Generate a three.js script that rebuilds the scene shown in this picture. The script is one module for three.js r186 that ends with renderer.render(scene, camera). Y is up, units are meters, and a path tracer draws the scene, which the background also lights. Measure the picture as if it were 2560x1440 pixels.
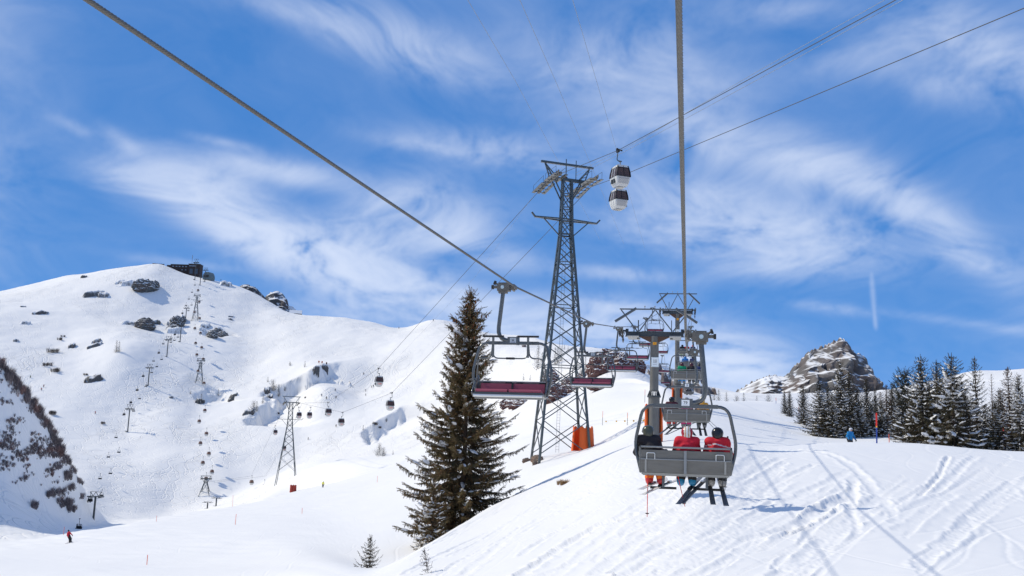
import * as THREE from 'three';
import { mergeGeometries } from 'three/addons/utils/BufferGeometryUtils.js';

// ---------------------------------------------------------------- numbers and noise
const V = (x, y, z) => new THREE.Vector3(x, y, z);
const clamp = (x, a = 0, b = 1) => Math.min(b, Math.max(a, x));
const lerp = (a, b, t) => a + (b - a) * t;
const smooth = (a, b, x) => { const t = clamp((x - a) / (b - a)); return t * t * (3 - 2 * t); };
function rng(seed) { let s = seed >>> 0; return () => { s = (s + 0x6D2B79F5) >>> 0; let t = s; t = Math.imul(t ^ (t >>> 15), t | 1); t ^= t + Math.imul(t ^ (t >>> 7), t | 61); return ((t ^ (t >>> 14)) >>> 0) / 4294967296; }; }
const PERM = new Uint8Array(512);
{ const r = rng(77), p = [...Array(256).keys()]; for (let i = 255; i > 0; i--) { const j = Math.floor(r() * (i + 1)); [p[i], p[j]] = [p[j], p[i]]; } for (let i = 0; i < 512; i++) PERM[i] = p[i & 255]; }
const G2X = [1, -1, 0, 0, .7, -.7, .7, -.7], G2Y = [0, 0, 1, -1, .7, .7, -.7, -.7];
function noise2(x, y) {                                     // gradient noise, about -1 to 1
  const xi = Math.floor(x), yi = Math.floor(y), fx = x - xi, fy = y - yi, X = xi & 255, Y = yi & 255;
  const u = fx * fx * fx * (fx * (fx * 6 - 15) + 10), v = fy * fy * fy * (fy * (fy * 6 - 15) + 10);
  const g = (ix, iy, dx, dy) => { const h = PERM[PERM[ix & 255] + (iy & 255)] & 7; return G2X[h] * dx + G2Y[h] * dy; };
  const a = g(X, Y, fx, fy), b = g(X + 1, Y, fx - 1, fy), c = g(X, Y + 1, fx, fy - 1), d = g(X + 1, Y + 1, fx - 1, fy - 1);
  return 1.5 * (a + u * (b - a) + v * (c - a + u * (a - b - c + d)));
}
function noise3(x, y, z) {
  const xi = Math.floor(x), yi = Math.floor(y), zi = Math.floor(z), fx = x - xi, fy = y - yi, fz = z - zi;
  const s = t => t * t * t * (t * (t * 6 - 15) + 10), u = s(fx), v = s(fy), w = s(fz);
  const g = (i, j, k) => { const h = PERM[PERM[PERM[(xi + i) & 255] + ((yi + j) & 255)] + ((zi + k) & 255)] & 15, dx = fx - i, dy = fy - j, dz = fz - k; const a = h < 8 ? dx : dy, b = h < 4 ? dy : h === 12 || h === 14 ? dx : dz; return (h & 1 ? -a : a) + (h & 2 ? -b : b); };
  return lerp(lerp(lerp(g(0, 0, 0), g(1, 0, 0), u), lerp(g(0, 1, 0), g(1, 1, 0), u), v), lerp(lerp(g(0, 0, 1), g(1, 0, 1), u), lerp(g(0, 1, 1), g(1, 1, 1), u), v), w);
}
function fbm2(x, y, n = 4, gain = .5) { let a = 1, s = 0, t = 0; for (let i = 0; i < n; i++) { s += a * noise2(x, y); t += a; a *= gain; x = x * 2.03 + 17.1; y = y * 2.03 - 9.7; } return s / t; }
function fbm3(x, y, z, n = 4, gain = .5) { let a = 1, s = 0, t = 0; for (let i = 0; i < n; i++) { s += a * noise3(x, y, z); t += a; a *= gain; x = x * 2.03 + 7.1; y = y * 2.03 - 3.7; z = z * 2.03 + 1.3; } return s / t; }
function ridge3(x, y, z, n = 4) { let a = 1, s = 0, t = 0; for (let i = 0; i < n; i++) { s += a * (1 - 2 * Math.abs(noise3(x, y, z))); t += a; a *= .5; x = x * 2.05 + 7.1; y = y * 2.05 - 3.7; z = z * 2.05 + 1.3; } return s / t; }

// ---------------------------------------------------------------- camera, sky, sun, exposure
const scene = new THREE.Scene();
const FOCAL = 2400, EYE = V(0, 8, 0);                       // FOCAL in pixels of a 2560 x 1440 picture
const camera = new THREE.PerspectiveCamera(2 * Math.atan(720 / FOCAL) * 180 / Math.PI, 16 / 9, .3, 6000);
camera.position.copy(EYE); camera.rotation.set(Math.atan(380 / FOCAL), 0, .033); camera.updateMatrixWorld();
scene.add(camera);
const at = (px, py, d) => V((px - 1280) / FOCAL * d, (720 - py) / FOCAL * d, -d).applyEuler(camera.rotation).add(EYE);   // a pixel and a depth -> a point
const INV = camera.quaternion.clone().invert();
const project = p => { const q = p.clone().sub(EYE).applyQuaternion(INV); return [1280 - q.x / q.z * FOCAL, 720 + q.y / q.z * FOCAL, -q.z]; };
const azel = (px, py) => { const p = at(px, py, 1).sub(EYE).normalize(); return [Math.atan2(p.x, -p.z), Math.asin(p.y)]; };
const SUN = V(-.74, .70, -.18).normalize();
const sun = new THREE.DirectionalLight(new THREE.Color().setRGB(1, .93, .77), 2.9);
sun.position.copy(SUN).multiplyScalar(900).add(V(0, 0, -150)); sun.target.position.set(0, 0, -150);
sun.castShadow = true; sun.shadow.radius = 1.7; sun.shadow.mapSize.set(4096, 4096);
Object.assign(sun.shadow.camera, { left: -400, right: 400, top: 500, bottom: -400, near: 10, far: 2200 });
scene.add(sun, sun.target);
const renderer = new THREE.WebGLRenderer({ antialias: true });
renderer.toneMapping = THREE.LinearToneMapping; renderer.toneMappingExposure = 1.22;
renderer.shadowMap.enabled = true;

{ // sky: deep alpine blue with torn veils of high cloud
  const W = 4096, H = 2048, data = new Float32Array(W * H * 4);
  // veils: heading, height, half length, half width (as pixels of the picture), turn, strength
  const veils = [[390, 470, 110, 30, 8, .9], [520, 445, 130, 30, 14, .8], [680, 425, 150, 26, 4, .95], [480, 500, 150, 40, 20, .8], [590, 560, 170, 44, 26, .8], [700, 610, 190, 44, 24, 1.0], [820, 660, 200, 56, 12, 1.05], [950, 700, 190, 56, 16, .95], [1000, 600, 160, 40, -10, .85], [920, 540, 150, 50, -24, .7], [1080, 520, 150, 50, 10, .7], [1150, 600, 120, 40, 20, .6], [1120, 740, 120, 36, 14, .6], [900, 785, 190, 24, 4, .55],
    [700, 25, 150, 24, 12, .25], [840, 70, 170, 40, 24, .5], [980, 95, 150, 46, 22, .8], [1130, 130, 130, 50, 24, .45], [1240, 380, 170, 36, 6, .62], [1060, 365, 120, 18, 6, .4], [190, 320, 44, 12, 16, .32], [310, 355, 60, 14, 30, .42], [560, 357, 60, 10, 6, .5], [470, 660, 120, 10, 2, .35],
    [1400, 150, 150, 70, 14, .42], [1600, 130, 150, 70, -16, .45], [1680, 230, 160, 70, 0, .5], [1560, 330, 170, 50, 0, .42], [1820, 360, 190, 60, 14, .6], [1700, 480, 170, 60, 10, .5], [1980, 400, 170, 50, 14, .55], [1850, 540, 190, 56, 8, .7], [1980, 590, 190, 50, 6, .8], [2000, 660, 170, 34, 2, .8], [2170, 460, 150, 44, 26, .65], [2300, 540, 150, 34, 34, .6], [2400, 620, 120, 30, 40, .45], [1660, 590, 140, 40, 14, .5], [1550, 685, 130, 16, 4, .62], [1480, 760, 120, 18, 4, .5],
    [2390, 80, 140, 54, 24, .45], [2510, 135, 110, 50, 24, .62], [1960, 25, 140, 28, 6, .42], [2200, 120, 170, 36, -10, .36], [2380, 210, 150, 40, 20, .42], [2440, 660, 90, 20, 16, .3], [2090, 772, 80, 12, 8, .5], [2430, 810, 150, 10, 10, .3],
    [1330, 830, 200, 36, 0, 1.3], [1520, 800, 190, 46, 0, .8], [1840, 930, 130, 60, 16, 2.0], [1720, 890, 160, 50, 0, 1.4], [1250, 640, 90, 26, 10, .5], [1230, 760, 140, 30, 6, .6]]
    .map(([x, y, rx, ry, a, s]) => { const [az, el] = azel(x, y), k = 1 / FOCAL; return { az, el, rx: rx * k, ry: ry * k, c: Math.cos(a * Math.PI / 180), s: Math.sin(a * Math.PI / 180), k: s }; });
  const trail = [[2177, 655], [2178, 720], [2184, 780], [2191, 835]].map(p => azel(...p));
  for (let j = 0; j < H; j++) {
    const el = ((j + .5) / H - .5) * Math.PI, se = Math.sin(el), ce = Math.cos(el);
    if (el < -.02) { for (let i = 0; i < W; i++) data.set([.42, .47, .55, 1], (j * W + i) * 4); continue; }
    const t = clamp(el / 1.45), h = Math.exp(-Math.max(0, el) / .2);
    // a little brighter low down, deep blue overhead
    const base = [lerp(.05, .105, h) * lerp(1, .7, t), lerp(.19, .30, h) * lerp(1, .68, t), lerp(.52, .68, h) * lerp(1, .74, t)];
    for (let i = 0; i < W; i++) {
      const az2 = ((i + .5) / W - .5) * 2 * Math.PI, x = Math.cos(az2) * ce, z = Math.sin(az2) * ce, az = Math.atan2(x, -z);
      const q = 1 / (se + .26), X = x * q, Z = z * q;
      let cover = 0;
      if (Math.abs(az) < .75 && el < .62) {
        for (const b of veils) {
          const u = (az - b.az) * ce, v = -(el - b.el); if (Math.abs(u) > 3 * (b.rx + b.ry)) continue;
          const a = (u * b.c + v * b.s) / b.rx, c = (-u * b.s + v * b.c) / b.ry, r = a * a + c * c;
          if (r < 7) cover += b.k * Math.exp(-r * .85);
        }
        cover *= smooth(.75, .6, Math.abs(az));
      }
      const wide = smooth(.42, .66, Math.abs(az)) + smooth(.4, .62, el);                // the same kind of sky goes on all round
      const wx = fbm2(X * 1.8 + 4, Z * 1.8 - 7, 3), wz = fbm2(X * 1.8 - 11, Z * 1.8 + 3, 3);
      if (wide > 0) cover += Math.min(1, wide) * Math.max(0, .3 + .9 * fbm2(X * .55 + 31, Z * .55 + 12, 3));
      cover += .05;
      const n1 = fbm2(X * 3.2 + wx * 1.1, Z * 3.2 + wz * 1.1, 6, .6), n2 = fbm2(X * 13 + wx * 3 + 50, Z * 10 + wz * 2.4 - 20, 6, .66);
      let d = cover * clamp(.6 + .8 * n1 + .7 * n2, 0, 1.7) + .04 * n1;
      d = clamp(1 - Math.exp(-1.25 * Math.max(0, d)));
      if (az > trail[0][0] - .03 && az < trail[0][0] + .04 && el < trail[0][1] + .02 && el > trail[3][1] - .02) {
        const s = clamp((trail[0][1] - el) / (trail[0][1] - trail[3][1])), ax = lerp(trail[0][0], trail[3][0], s * s * .5 + s * .5), wdt = .0032 * (1 - .45 * s);
        d = Math.max(d, .42 * Math.exp(-(((az - ax) / wdt) ** 2)) * smooth(-.03, .2, s) * smooth(1, .86, s) * (.8 + .5 * n2));
      }
      const white = [.80, .85, .95], o = (j * W + i) * 4;
      for (let k = 0; k < 3; k++) data[o + k] = lerp(base[k], white[k] * .95, d * .7);
      data[o + 3] = 1;
    }
  }
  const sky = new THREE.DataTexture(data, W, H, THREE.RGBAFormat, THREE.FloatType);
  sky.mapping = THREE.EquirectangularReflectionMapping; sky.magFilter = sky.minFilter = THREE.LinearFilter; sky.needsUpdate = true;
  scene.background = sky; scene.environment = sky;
}

// ---------------------------------------------------------------- names, labels, geometry kit
const taken = {};
function numbered(name) { const n = taken[name] = (taken[name] ?? -1) + 1; return n ? `${name}_${String(n).padStart(3, '0')}` : name; }
function tag(o, label, category, group) { Object.assign(o.userData, { label, category }); if (group) o.userData.group = group; else delete o.userData.group; return o; }
function thing(name, label, category, pos, group) { const g = new THREE.Group(); g.name = numbered(name); if (pos) g.position.copy(pos); scene.add(g); return tag(g, label, category, group); }
function copy(src, label, group) { const c = src.clone(); c.name = numbered(src.userData.base ?? src.name.replace(/_\d+$/, '')); c.userData = { ...src.userData, label }; if (group) c.userData.group = group; scene.add(c); return c; }
const shadows = m => { m.castShadow = m.receiveShadow = true; return m; };
function part(parent, name, geo, mat) { const m = shadows(new THREE.Mesh(geo, mat)); m.name = parent === scene ? numbered(name) : name; parent.add(m); return m; }
const TMP = new THREE.Matrix4(), UPV = V(0, 1, 0);
class Kit {                                                 // collects shapes and joins them into one geometry
  constructor() { this.list = []; }
  add(g, m) { if (m) g.applyMatrix4(m); this.list.push(g); return this; }
  box(w, h, d, x = 0, y = 0, z = 0, rx = 0, ry = 0, rz = 0) { return this.add(new THREE.BoxGeometry(w, h, d), TMP.compose(V(x, y, z), new THREE.Quaternion().setFromEuler(new THREE.Euler(rx, ry, rz)), V(1, 1, 1))); }
  rod(a, b, r, r2 = r, n = 8) { const l = a.distanceTo(b); return this.add(new THREE.CylinderGeometry(r2, r, l, n), TMP.compose(a.clone().lerp(b, .5), new THREE.Quaternion().setFromUnitVectors(UPV, b.clone().sub(a).divideScalar(l)), V(1, 1, 1))); }
  beam(a, b, w, h, side = UPV) {                            // box section from a to b, h along side
    const y = b.clone().sub(a), l = y.length(); y.divideScalar(l); let x = new THREE.Vector3().crossVectors(side, y); if (x.lengthSq() < 1e-6) x.set(1, 0, 0); x.normalize(); const z = new THREE.Vector3().crossVectors(x, y);
    return this.add(new THREE.BoxGeometry(w, l, h), TMP.makeBasis(x, y, z).setPosition(a.clone().lerp(b, .5)));
  }
  tube(pts, r, n = 24, k = 8, tension = .5) { return this.add(new THREE.TubeGeometry(new THREE.CatmullRomCurve3(pts, false, 'catmullrom', tension), n, r, k)); }
  path(pts, r, bend = .1, k = 8) {                          // straight runs with rounded corners
    const c = new THREE.CurvePath();
    let prev = pts[0];
    for (let i = 1; i < pts.length; i++) {
      if (i === pts.length - 1) { c.add(new THREE.LineCurve3(prev, pts[i])); break; }
      const p = pts[i], la = p.distanceTo(prev), lb = p.distanceTo(pts[i + 1]), b = Math.min(bend, la * .6, lb * (i === pts.length - 2 ? .95 : .49));
      const s = p.clone().lerp(prev, b / la), e = p.clone().lerp(pts[i + 1], b / lb);
      c.add(new THREE.LineCurve3(prev, s)); c.add(new THREE.QuadraticBezierCurve3(s, p.clone(), e)); prev = e;
    }
    const P = []; for (const cv of c.curves) { const n = cv.isLineCurve3 ? 1 : 5; for (let i = P.length ? 1 : 0; i <= n; i++) P.push(cv.getPoint(i / n)); }
    return this.add(sweep(P, r, k));
  }
  disc(r, t, x, y, z, axis = 'x', n = 20) { const g = new THREE.CylinderGeometry(r, r, t, n); if (axis === 'x') g.rotateZ(Math.PI / 2); if (axis === 'z') g.rotateX(Math.PI / 2); return this.add(g, TMP.makeTranslation(x, y, z)); }
  ball(r, x, y, z, sx = 1, sy = 1, sz = 1, n = 12) { return this.add(new THREE.SphereGeometry(r, n, Math.ceil(n * .7)), TMP.compose(V(x, y, z), new THREE.Quaternion(), V(sx, sy, sz))); }
  get geo() { return mergeGeometries(this.list.map(g => { const o = g.index ? g.toNonIndexed() : g; for (const k of Object.keys(o.attributes)) if (!['position', 'normal', 'uv'].includes(k)) o.deleteAttribute(k); return o; })); }
  each(parent, name, mat) { return this.list.map(g => part(parent, name, g, mat)); }
  to(parent, name, mat) { return part(parent, name, this.geo, mat); }
}
const kit = () => new Kit();
function sweep(P, r, k = 8) {                               // round section along points, with mitred corners
  const pos = [], nor = [], uv = [], idx = []; let N = null, L = 0;
  for (let i = 0; i < P.length; i++) {
    const T = P[Math.min(i + 1, P.length - 1)].clone().sub(P[Math.max(i - 1, 0)]).normalize();
    if (!N) N = (Math.abs(T.y) < .9 ? V(0, 1, 0) : V(1, 0, 0)).cross(T).normalize(); else N.addScaledVector(T, -N.dot(T)).normalize();
    const B = T.clone().cross(N); if (i) L += P[i].distanceTo(P[i - 1]);
    for (let j = 0; j <= k; j++) { const a = j / k * 2 * Math.PI, n = N.clone().multiplyScalar(Math.cos(a)).addScaledVector(B, Math.sin(a)), p = n.clone().multiplyScalar(typeof r === 'function' ? r(i / (P.length - 1)) : r).add(P[i]); pos.push(p.x, p.y, p.z); nor.push(n.x, n.y, n.z); uv.push(j / k, L); }
    if (i) for (let j = 0; j < k; j++) { const a = (i - 1) * (k + 1) + j, b = a + k + 1; idx.push(a, a + 1, b, b, a + 1, b + 1); }
  }
  const g = new THREE.BufferGeometry(); g.setAttribute('position', new THREE.Float32BufferAttribute(pos, 3)); g.setAttribute('normal', new THREE.Float32BufferAttribute(nor, 3)); g.setAttribute('uv', new THREE.Float32BufferAttribute(uv, 2)); g.setIndex(idx); return g;
}
function dataTex(n, fn, repeat = true, srgb = false, m = n) {    // fn(u, v) -> grey or [r, g, b] 0..1
  const d = new Uint8Array(n * m * 4);
  for (let j = 0; j < m; j++) for (let i = 0; i < n; i++) { const c = fn(i / n, j / m), o = (j * n + i) * 4; if (typeof c === 'number') d[o] = d[o + 1] = d[o + 2] = clamp(c) * 255; else for (let k = 0; k < 3; k++) d[o + k] = clamp(c[k]) * 255; d[o + 3] = 255; }
  const t = new THREE.DataTexture(d, n, m); t.magFilter = t.minFilter = THREE.LinearFilter; if (repeat) t.wrapS = t.wrapT = THREE.RepeatWrapping; if (srgb) t.colorSpace = THREE.SRGBColorSpace; t.needsUpdate = true; return t;
}
function tileNoise(u, v, f, n = 4, gain = .5) {             // noise that repeats over 0..1
  let s = 0, a = 1, t = 0; for (let k = 0; k < n; k++) { const F = f * 2 ** k, x = u * F, y = v * F, wx = u, wy = v; const o = k * 37.3; s += a * ((noise2(x + o, y) * (1 - wx) + noise2(x - F + o, y) * wx) * (1 - wy) + (noise2(x + o, y - F) * (1 - wx) + noise2(x - F + o, y - F) * wx) * wy); t += a; a *= gain; } return s / t;
}
const rgb = (r, g, b) => new THREE.Color().setRGB(r, g, b);
const mat = (r, g, b, rough = .7, metal = 0, extra = {}) => new THREE.MeshStandardMaterial({ color: rgb(r, g, b), roughness: rough, metalness: metal, ...extra });

// ---------------------------------------------------------------- the ground: one sheet of snow with all its slopes
function pchip(xs, ys) {
  const n = xs.length, h = [], dl = [], m = new Array(n).fill(0);
  for (let i = 0; i < n - 1; i++) { h[i] = xs[i + 1] - xs[i]; dl[i] = (ys[i + 1] - ys[i]) / h[i]; }
  for (let i = 1; i < n - 1; i++) if (dl[i - 1] * dl[i] > 0) { const a = 2 * h[i] + h[i - 1], b = h[i] + 2 * h[i - 1]; m[i] = (a + b) / (a / dl[i - 1] + b / dl[i]); }
  m[0] = dl[0] ?? 0; m[n - 1] = dl[n - 2] ?? 0;
  return x => {
    if (x <= xs[0]) return ys[0]; if (x >= xs[n - 1]) return ys[n - 1];
    let lo = 0, hi = n - 1; while (hi - lo > 1) { const k = (lo + hi) >> 1; if (xs[k] <= x) lo = k; else hi = k; }
    const H = h[lo], t = (x - xs[lo]) / H, t2 = t * t, t3 = t2 * t;
    return (2 * t3 - 3 * t2 + 1) * ys[lo] + (t3 - 2 * t2 + t) * H * m[lo] + (3 * t2 - 2 * t3) * ys[lo + 1] + (t3 - t2) * H * m[lo + 1];
  };
}
// brows and hollows of the land from the lift outwards, surveyed as bearing, height angle and distance
const LINES = [
  [[-900, 3400, 13], [0, 3000, 13], [900, 2560, 13], [1300, 2240, 13], [1700, 2020, 13], [2100, 1840, 13], [2560, 1660, 13], [3200, 1580, 13]],
  [[-600, 1470, 78], [0, 1455, 78], [300, 1455, 72], [700, 1455, 58], [900, 1455, 42], [1100, 1455, 36], [1300, 1455, 31], [1700, 1455, 26], [2100, 1455, 23.5], [2560, 1455, 21.5], [3200, 1455, 21.5]],
  [[-600, 1418, 98], [0, 1410, 98], [300, 1408, 92], [700, 1410, 72], [850, 1428, 52], [930, 1436, 44], [1060, 1370, 51], [1270, 1251, 66], [1400, 1198, 68], [1500, 1158, 62], [1636, 1112, 58], [1750, 1110, 52], [1900, 1122, 56], [2060, 1109, 60], [2300, 1108, 60], [2560, 1128, 57], [3200, 1146, 55]],
  [[-600, 1402, 120], [0, 1385, 120], [300, 1362, 118], [700, 1345, 98], [850, 1380, 78], [930, 1402, 70], [1060, 1378, 72], [1150, 1330, 76], [1270, 1256, 92], [1400, 1172, 100], [1500, 1130, 96], [1636, 1085, 80], [1750, 1086, 75], [1900, 1102, 78], [2060, 1122, 70], [2125, 1134, 70], [2200, 1134, 70], [2300, 1130, 72], [2560, 1146, 72], [3200, 1160, 70]],
  [[-600, 1398, 136], [0, 1370, 138], [190, 1346, 142], [420, 1312, 165], [620, 1282, 190], [740, 1258, 205], [830, 1242, 190], [930, 1226, 180], [1060, 1190, 165], [1150, 1170, 155], [1270, 1158, 140], [1340, 1144, 128], [1480, 1122, 126], [1560, 1082, 120], [1636, 1048, 112], [1692, 1034, 105], [1750, 1046, 102], [1900, 1066, 104], [2000, 1088, 102], [2060, 1096, 100], [2125, 1098, 100], [2300, 1098, 98], [2560, 1122, 96], [3200, 1140, 96]],
  [[-600, 1392, 150], [0, 1359, 152], [190, 1331, 168], [420, 1292, 210], [620, 1262, 250], [700, 1240, 280], [745, 1230, 300], [830, 1208, 285], [930, 1182, 265], [1010, 1160, 255], [1150, 1128, 235], [1270, 1098, 212], [1340, 1062, 198], [1480, 1036, 176], [1560, 1006, 166], [1636, 1000, 146], [1692, 999, 128], [1750, 1016, 140], [1900, 1026, 152], [1960, 1046, 140], [2060, 1076, 130], [2125, 1080, 132], [2300, 1080, 136], [2560, 1100, 136], [3200, 1120, 136]],
  [[-600, 1392, 180], [0, 1364, 178], [190, 1338, 205], [420, 1306, 262], [620, 1278, 305], [700, 1258, 335], [745, 1246, 345], [830, 1212, 312], [930, 1174, 295], [1010, 1150, 288], [1150, 1108, 268], [1270, 1075, 242], [1340, 1034, 232], [1480, 1004, 202], [1560, 972, 196], [1600, 964, 190], [1636, 978, 172], [1692, 995, 145], [1750, 1008, 166], [1900, 1011, 176], [1960, 1022, 165], [2060, 1066, 158], [2125, 1070, 158], [2300, 1066, 165], [2560, 1084, 165], [3200, 1100, 165]],
  [[-600, 1380, 215], [0, 1348, 205], [190, 1326, 235], [220, 1318, 255], [420, 1303, 330], [620, 1264, 356], [700, 1216, 358], [740, 1183, 356], [807, 1158, 348], [918, 1143, 338], [1010, 1131, 326], [1150, 1082, 310], [1280, 1028, 280], [1340, 1000, 268], [1430, 985, 250], [1500, 968, 235], [1560, 944, 225], [1600, 935, 216], [1625, 955, 200], [1650, 978, 184], [1692, 993.5, 165], [1750, 1002, 195], [1860, 1003, 208], [1930, 1004, 198], [1960, 1012, 188], [2060, 1056, 186], [2125, 1060, 188], [2300, 1054, 196], [2560, 1072, 196], [3200, 1090, 196]],
  [[-600, 1150, 230], [0, 1212, 238], [100, 1272, 247], [190, 1316, 258], [220, 1314, 285], [420, 1301, 372], [620, 1252, 405], [740, 1190, 402], [807, 1172, 398], [918, 1156, 395], [1010, 1142, 392], [1150, 1094, 366], [1280, 1046, 326], [1340, 1020, 312], [1430, 1002, 294], [1560, 966, 265], [1600, 960, 260], [1650, 990, 215], [1692, 1002, 196], [1750, 1012, 246], [1860, 1012, 258], [1930, 1014, 240], [2060, 1062, 236], [2300, 1060, 246], [2560, 1080, 246], [3200, 1096, 246]],
  [[-900, 560, 215], [-600, 640, 225], [-300, 760, 240], [-150, 822, 252], [0, 906, 266], [60, 978, 273], [100, 1030, 279], [130, 1078, 283], [160, 1130, 288], [190, 1184, 296], [215, 1236, 304], [245, 1284, 330], [300, 1304, 365], [420, 1299, 410], [523, 1272, 440], [620, 1238, 455], [740, 1184, 452], [807, 1166, 448], [918, 1146, 445], [1010, 1128, 436], [1150, 1086, 404], [1280, 1040, 366], [1340, 1012, 352], [1430, 984, 330], [1500, 956, 305], [1560, 950, 296], [1620, 962, 296], [1692, 1004, 258], [1750, 1014, 296], [1930, 1016, 292], [2060, 1060, 292], [2560, 1080, 292], [3200, 1096, 292]],
  [[-900, 1000, 370], [-300, 1111, 376], [0, 1210, 380], [60, 1218, 380], [100, 1231, 380], [160, 1253, 380], [215, 1273, 380], [245, 1293, 388], [300, 1302, 404], [420, 1294, 440], [523, 1267, 455], [620, 1226, 480], [740, 1160, 505], [807, 1142, 500], [918, 1122, 495], [1010, 1106, 486], [1150, 1066, 455], [1280, 1020, 420], [1340, 985, 400], [1430, 950, 375], [1500, 918, 340], [1560, 915, 335], [1620, 940, 335], [1692, 1000, 330], [1800, 1012, 380], [2060, 1050, 380], [2560, 1074, 380], [3200, 1090, 380]],
  [[-900, 960, 480], [-300, 1048, 488], [0, 1097, 490], [100, 1109, 495], [180, 1126, 500], [235, 1138, 500], [319, 1144, 505], [420, 1148, 508], [523, 1144, 515], [620, 1106, 538], [740, 1080, 548], [807, 1072, 545], [918, 1050, 545], [1010, 1030, 540], [1150, 990, 520], [1280, 950, 490], [1340, 930, 460], [1430, 905, 440], [1500, 896, 420], [1560, 905, 420], [1620, 935, 420], [1692, 990, 420], [1800, 1000, 480], [2060, 1035, 500], [2560, 1040, 500], [3200, 1050, 500]],
  [[-900, 860, 570], [-300, 930, 575], [0, 975, 575], [120, 987, 577], [235, 1000, 580], [319, 1011, 585], [420, 1010, 590], [523, 1000, 615], [620, 985, 620], [740, 965, 610], [807, 940, 590], [918, 960, 610], [1010, 940, 610], [1150, 910, 590], [1280, 885, 560], [1340, 885, 530], [1430, 884, 490], [1500, 888, 480], [1560, 905, 480], [1620, 932, 500], [1692, 985, 500], [1800, 995, 580], [2060, 1015, 620], [2560, 1000, 620], [3200, 1000, 620]],
  [[-900, 640, 640], [-300, 790, 650], [0, 850, 650], [180, 880, 650], [319, 880, 640], [420, 880, 670], [523, 880, 690], [620, 890, 700], [740, 880, 690], [807, 895, 670], [918, 880, 680], [1010, 870, 670], [1150, 856, 650], [1280, 858, 620], [1340, 868, 580], [1430, 876, 530], [1500, 884, 520], [1560, 902, 530], [1620, 928, 580], [1692, 970, 600], [1800, 990, 680], [2060, 995, 740], [2560, 970, 740], [3200, 970, 740]],
  [[-900, 640, 740], [-300, 760, 740], [0, 764, 735], [180, 778, 735], [319, 796, 740], [420, 790, 770], [523, 790, 780], [620, 800, 790], [740, 818, 760], [850, 836, 735], [918, 840, 730], [1010, 838, 720], [1090, 822, 712], [1150, 826, 700], [1280, 848, 670], [1340, 860, 620], [1430, 871, 570], [1500, 880, 560], [1560, 900, 570], [1620, 925, 640], [1660, 935, 680], [1692, 955, 720], [1800, 984, 780], [2060, 985, 860], [2300, 970, 860], [2560, 948, 860], [3200, 940, 860]],
  [[-900, 700, 900], [-300, 770, 900], [0, 736, 900], [80, 716, 900], [150, 698, 900], [230, 684, 895], [300, 672, 890], [350, 664, 890], [390, 659, 888], [420, 668, 885], [470, 686, 880], [500, 694, 880], [540, 703, 880], [600, 716, 880], [650, 742, 870], [700, 772, 850], [740, 787, 830], [800, 792, 812], [850, 797, 800], [930, 808, 790], [990, 820, 780], [1030, 814, 775], [1060, 804, 768], [1085, 799, 765], [1110, 803, 760], [1180, 826, 745], [1220, 836, 735], [1280, 838, 720], [1320, 842, 690], [1370, 854, 650], [1430, 868, 610], [1480, 872, 600], [1530, 880, 600], [1580, 895, 610], [1620, 915, 680], [1660, 914, 780], [1700, 934, 850], [1770, 970, 900], [1810, 976, 920], [1850, 990, 980], [2000, 1000, 1000], [2200, 985, 1000], [2330, 952, 980], [2400, 936, 960], [2450, 927, 950], [2500, 928, 950], [2560, 922, 950], [2700, 925, 950], [3200, 930, 950]],
  [[-900, 900, 1150], [0, 830, 1150], [390, 800, 1150], [740, 860, 1100], [1085, 880, 1050], [1400, 960, 950], [1660, 990, 1050], [2000, 1060, 1200], [2560, 1020, 1250], [3200, 1020, 1250]],
  [[-900, 1080, 2600], [0, 1085, 2600], [1280, 1100, 2600], [2560, 1130, 2600], [3200, 1150, 2600]],
].map((line, at0) => {
  const P = line.map(([px, py, d]) => { const p = at(px, py, d), r = Math.hypot(p.x, p.z); return { a: Math.atan2(p.x, -p.z), r, e: (p.y - EYE.y) / r }; }).sort((u, v) => u.a - v.a);
  const l = P[0], r = P[P.length - 1], mid = { r: Math.sqrt(l.r * r.r), e: (l.e + r.e) / 2 };
  P.unshift({ a: -Math.PI, ...mid }); P.push({ a: Math.PI, ...mid });
  const soft = f => { const n = 7200, t = Float64Array.from({ length: n + 1 }, (_, i) => f((i / n * 2 - 1) * Math.PI)), w = at0 < 9 ? 17 : 7; let u = t; for (let k = 0; k < 2; k++) { const o = u.slice(); for (let i = w; i <= n - w; i++) { let q = 0; for (let j = -w; j <= w; j++) q += u[i + j]; o[i] = q / (2 * w + 1); } u = o; } return a => { const x = clamp((a / Math.PI + 1) / 2 * n, 0, n - .001), i = Math.floor(x); return lerp(u[i], u[i + 1], x - i); }; };
  return { r: soft(pchip(P.map(p => p.a), P.map(p => Math.log(p.r)))), e: soft(pchip(P.map(p => p.a), P.map(p => p.e))) };
});
const ROWS = [8, 14, 205, 36, 40, 50, 18, 44, 18, 56, 28, 74, 78, 72, 64, 54, 8, 6];      // rows of the sheet up to each line
const AZ = []; { const A = .565; for (let a = -Math.PI; a < -A - .001; a += a < -1.0 ? .08 : .02) AZ.push(a); const n = 820; for (let i = 0; i <= n; i++) AZ.push(-A + 2 * A * i / n); for (let a = A + .02; a < Math.PI - .02; a += a > 1.0 ? .08 : .02) AZ.push(a); AZ.push(Math.PI); }
const NC = AZ.length, NR = ROWS.reduce((s, n) => s + n, 0) + 1, FRAMES = 1;
const gridR = new Float32Array(NC * NR), gridY = new Float32Array(NC * NR);
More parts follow.
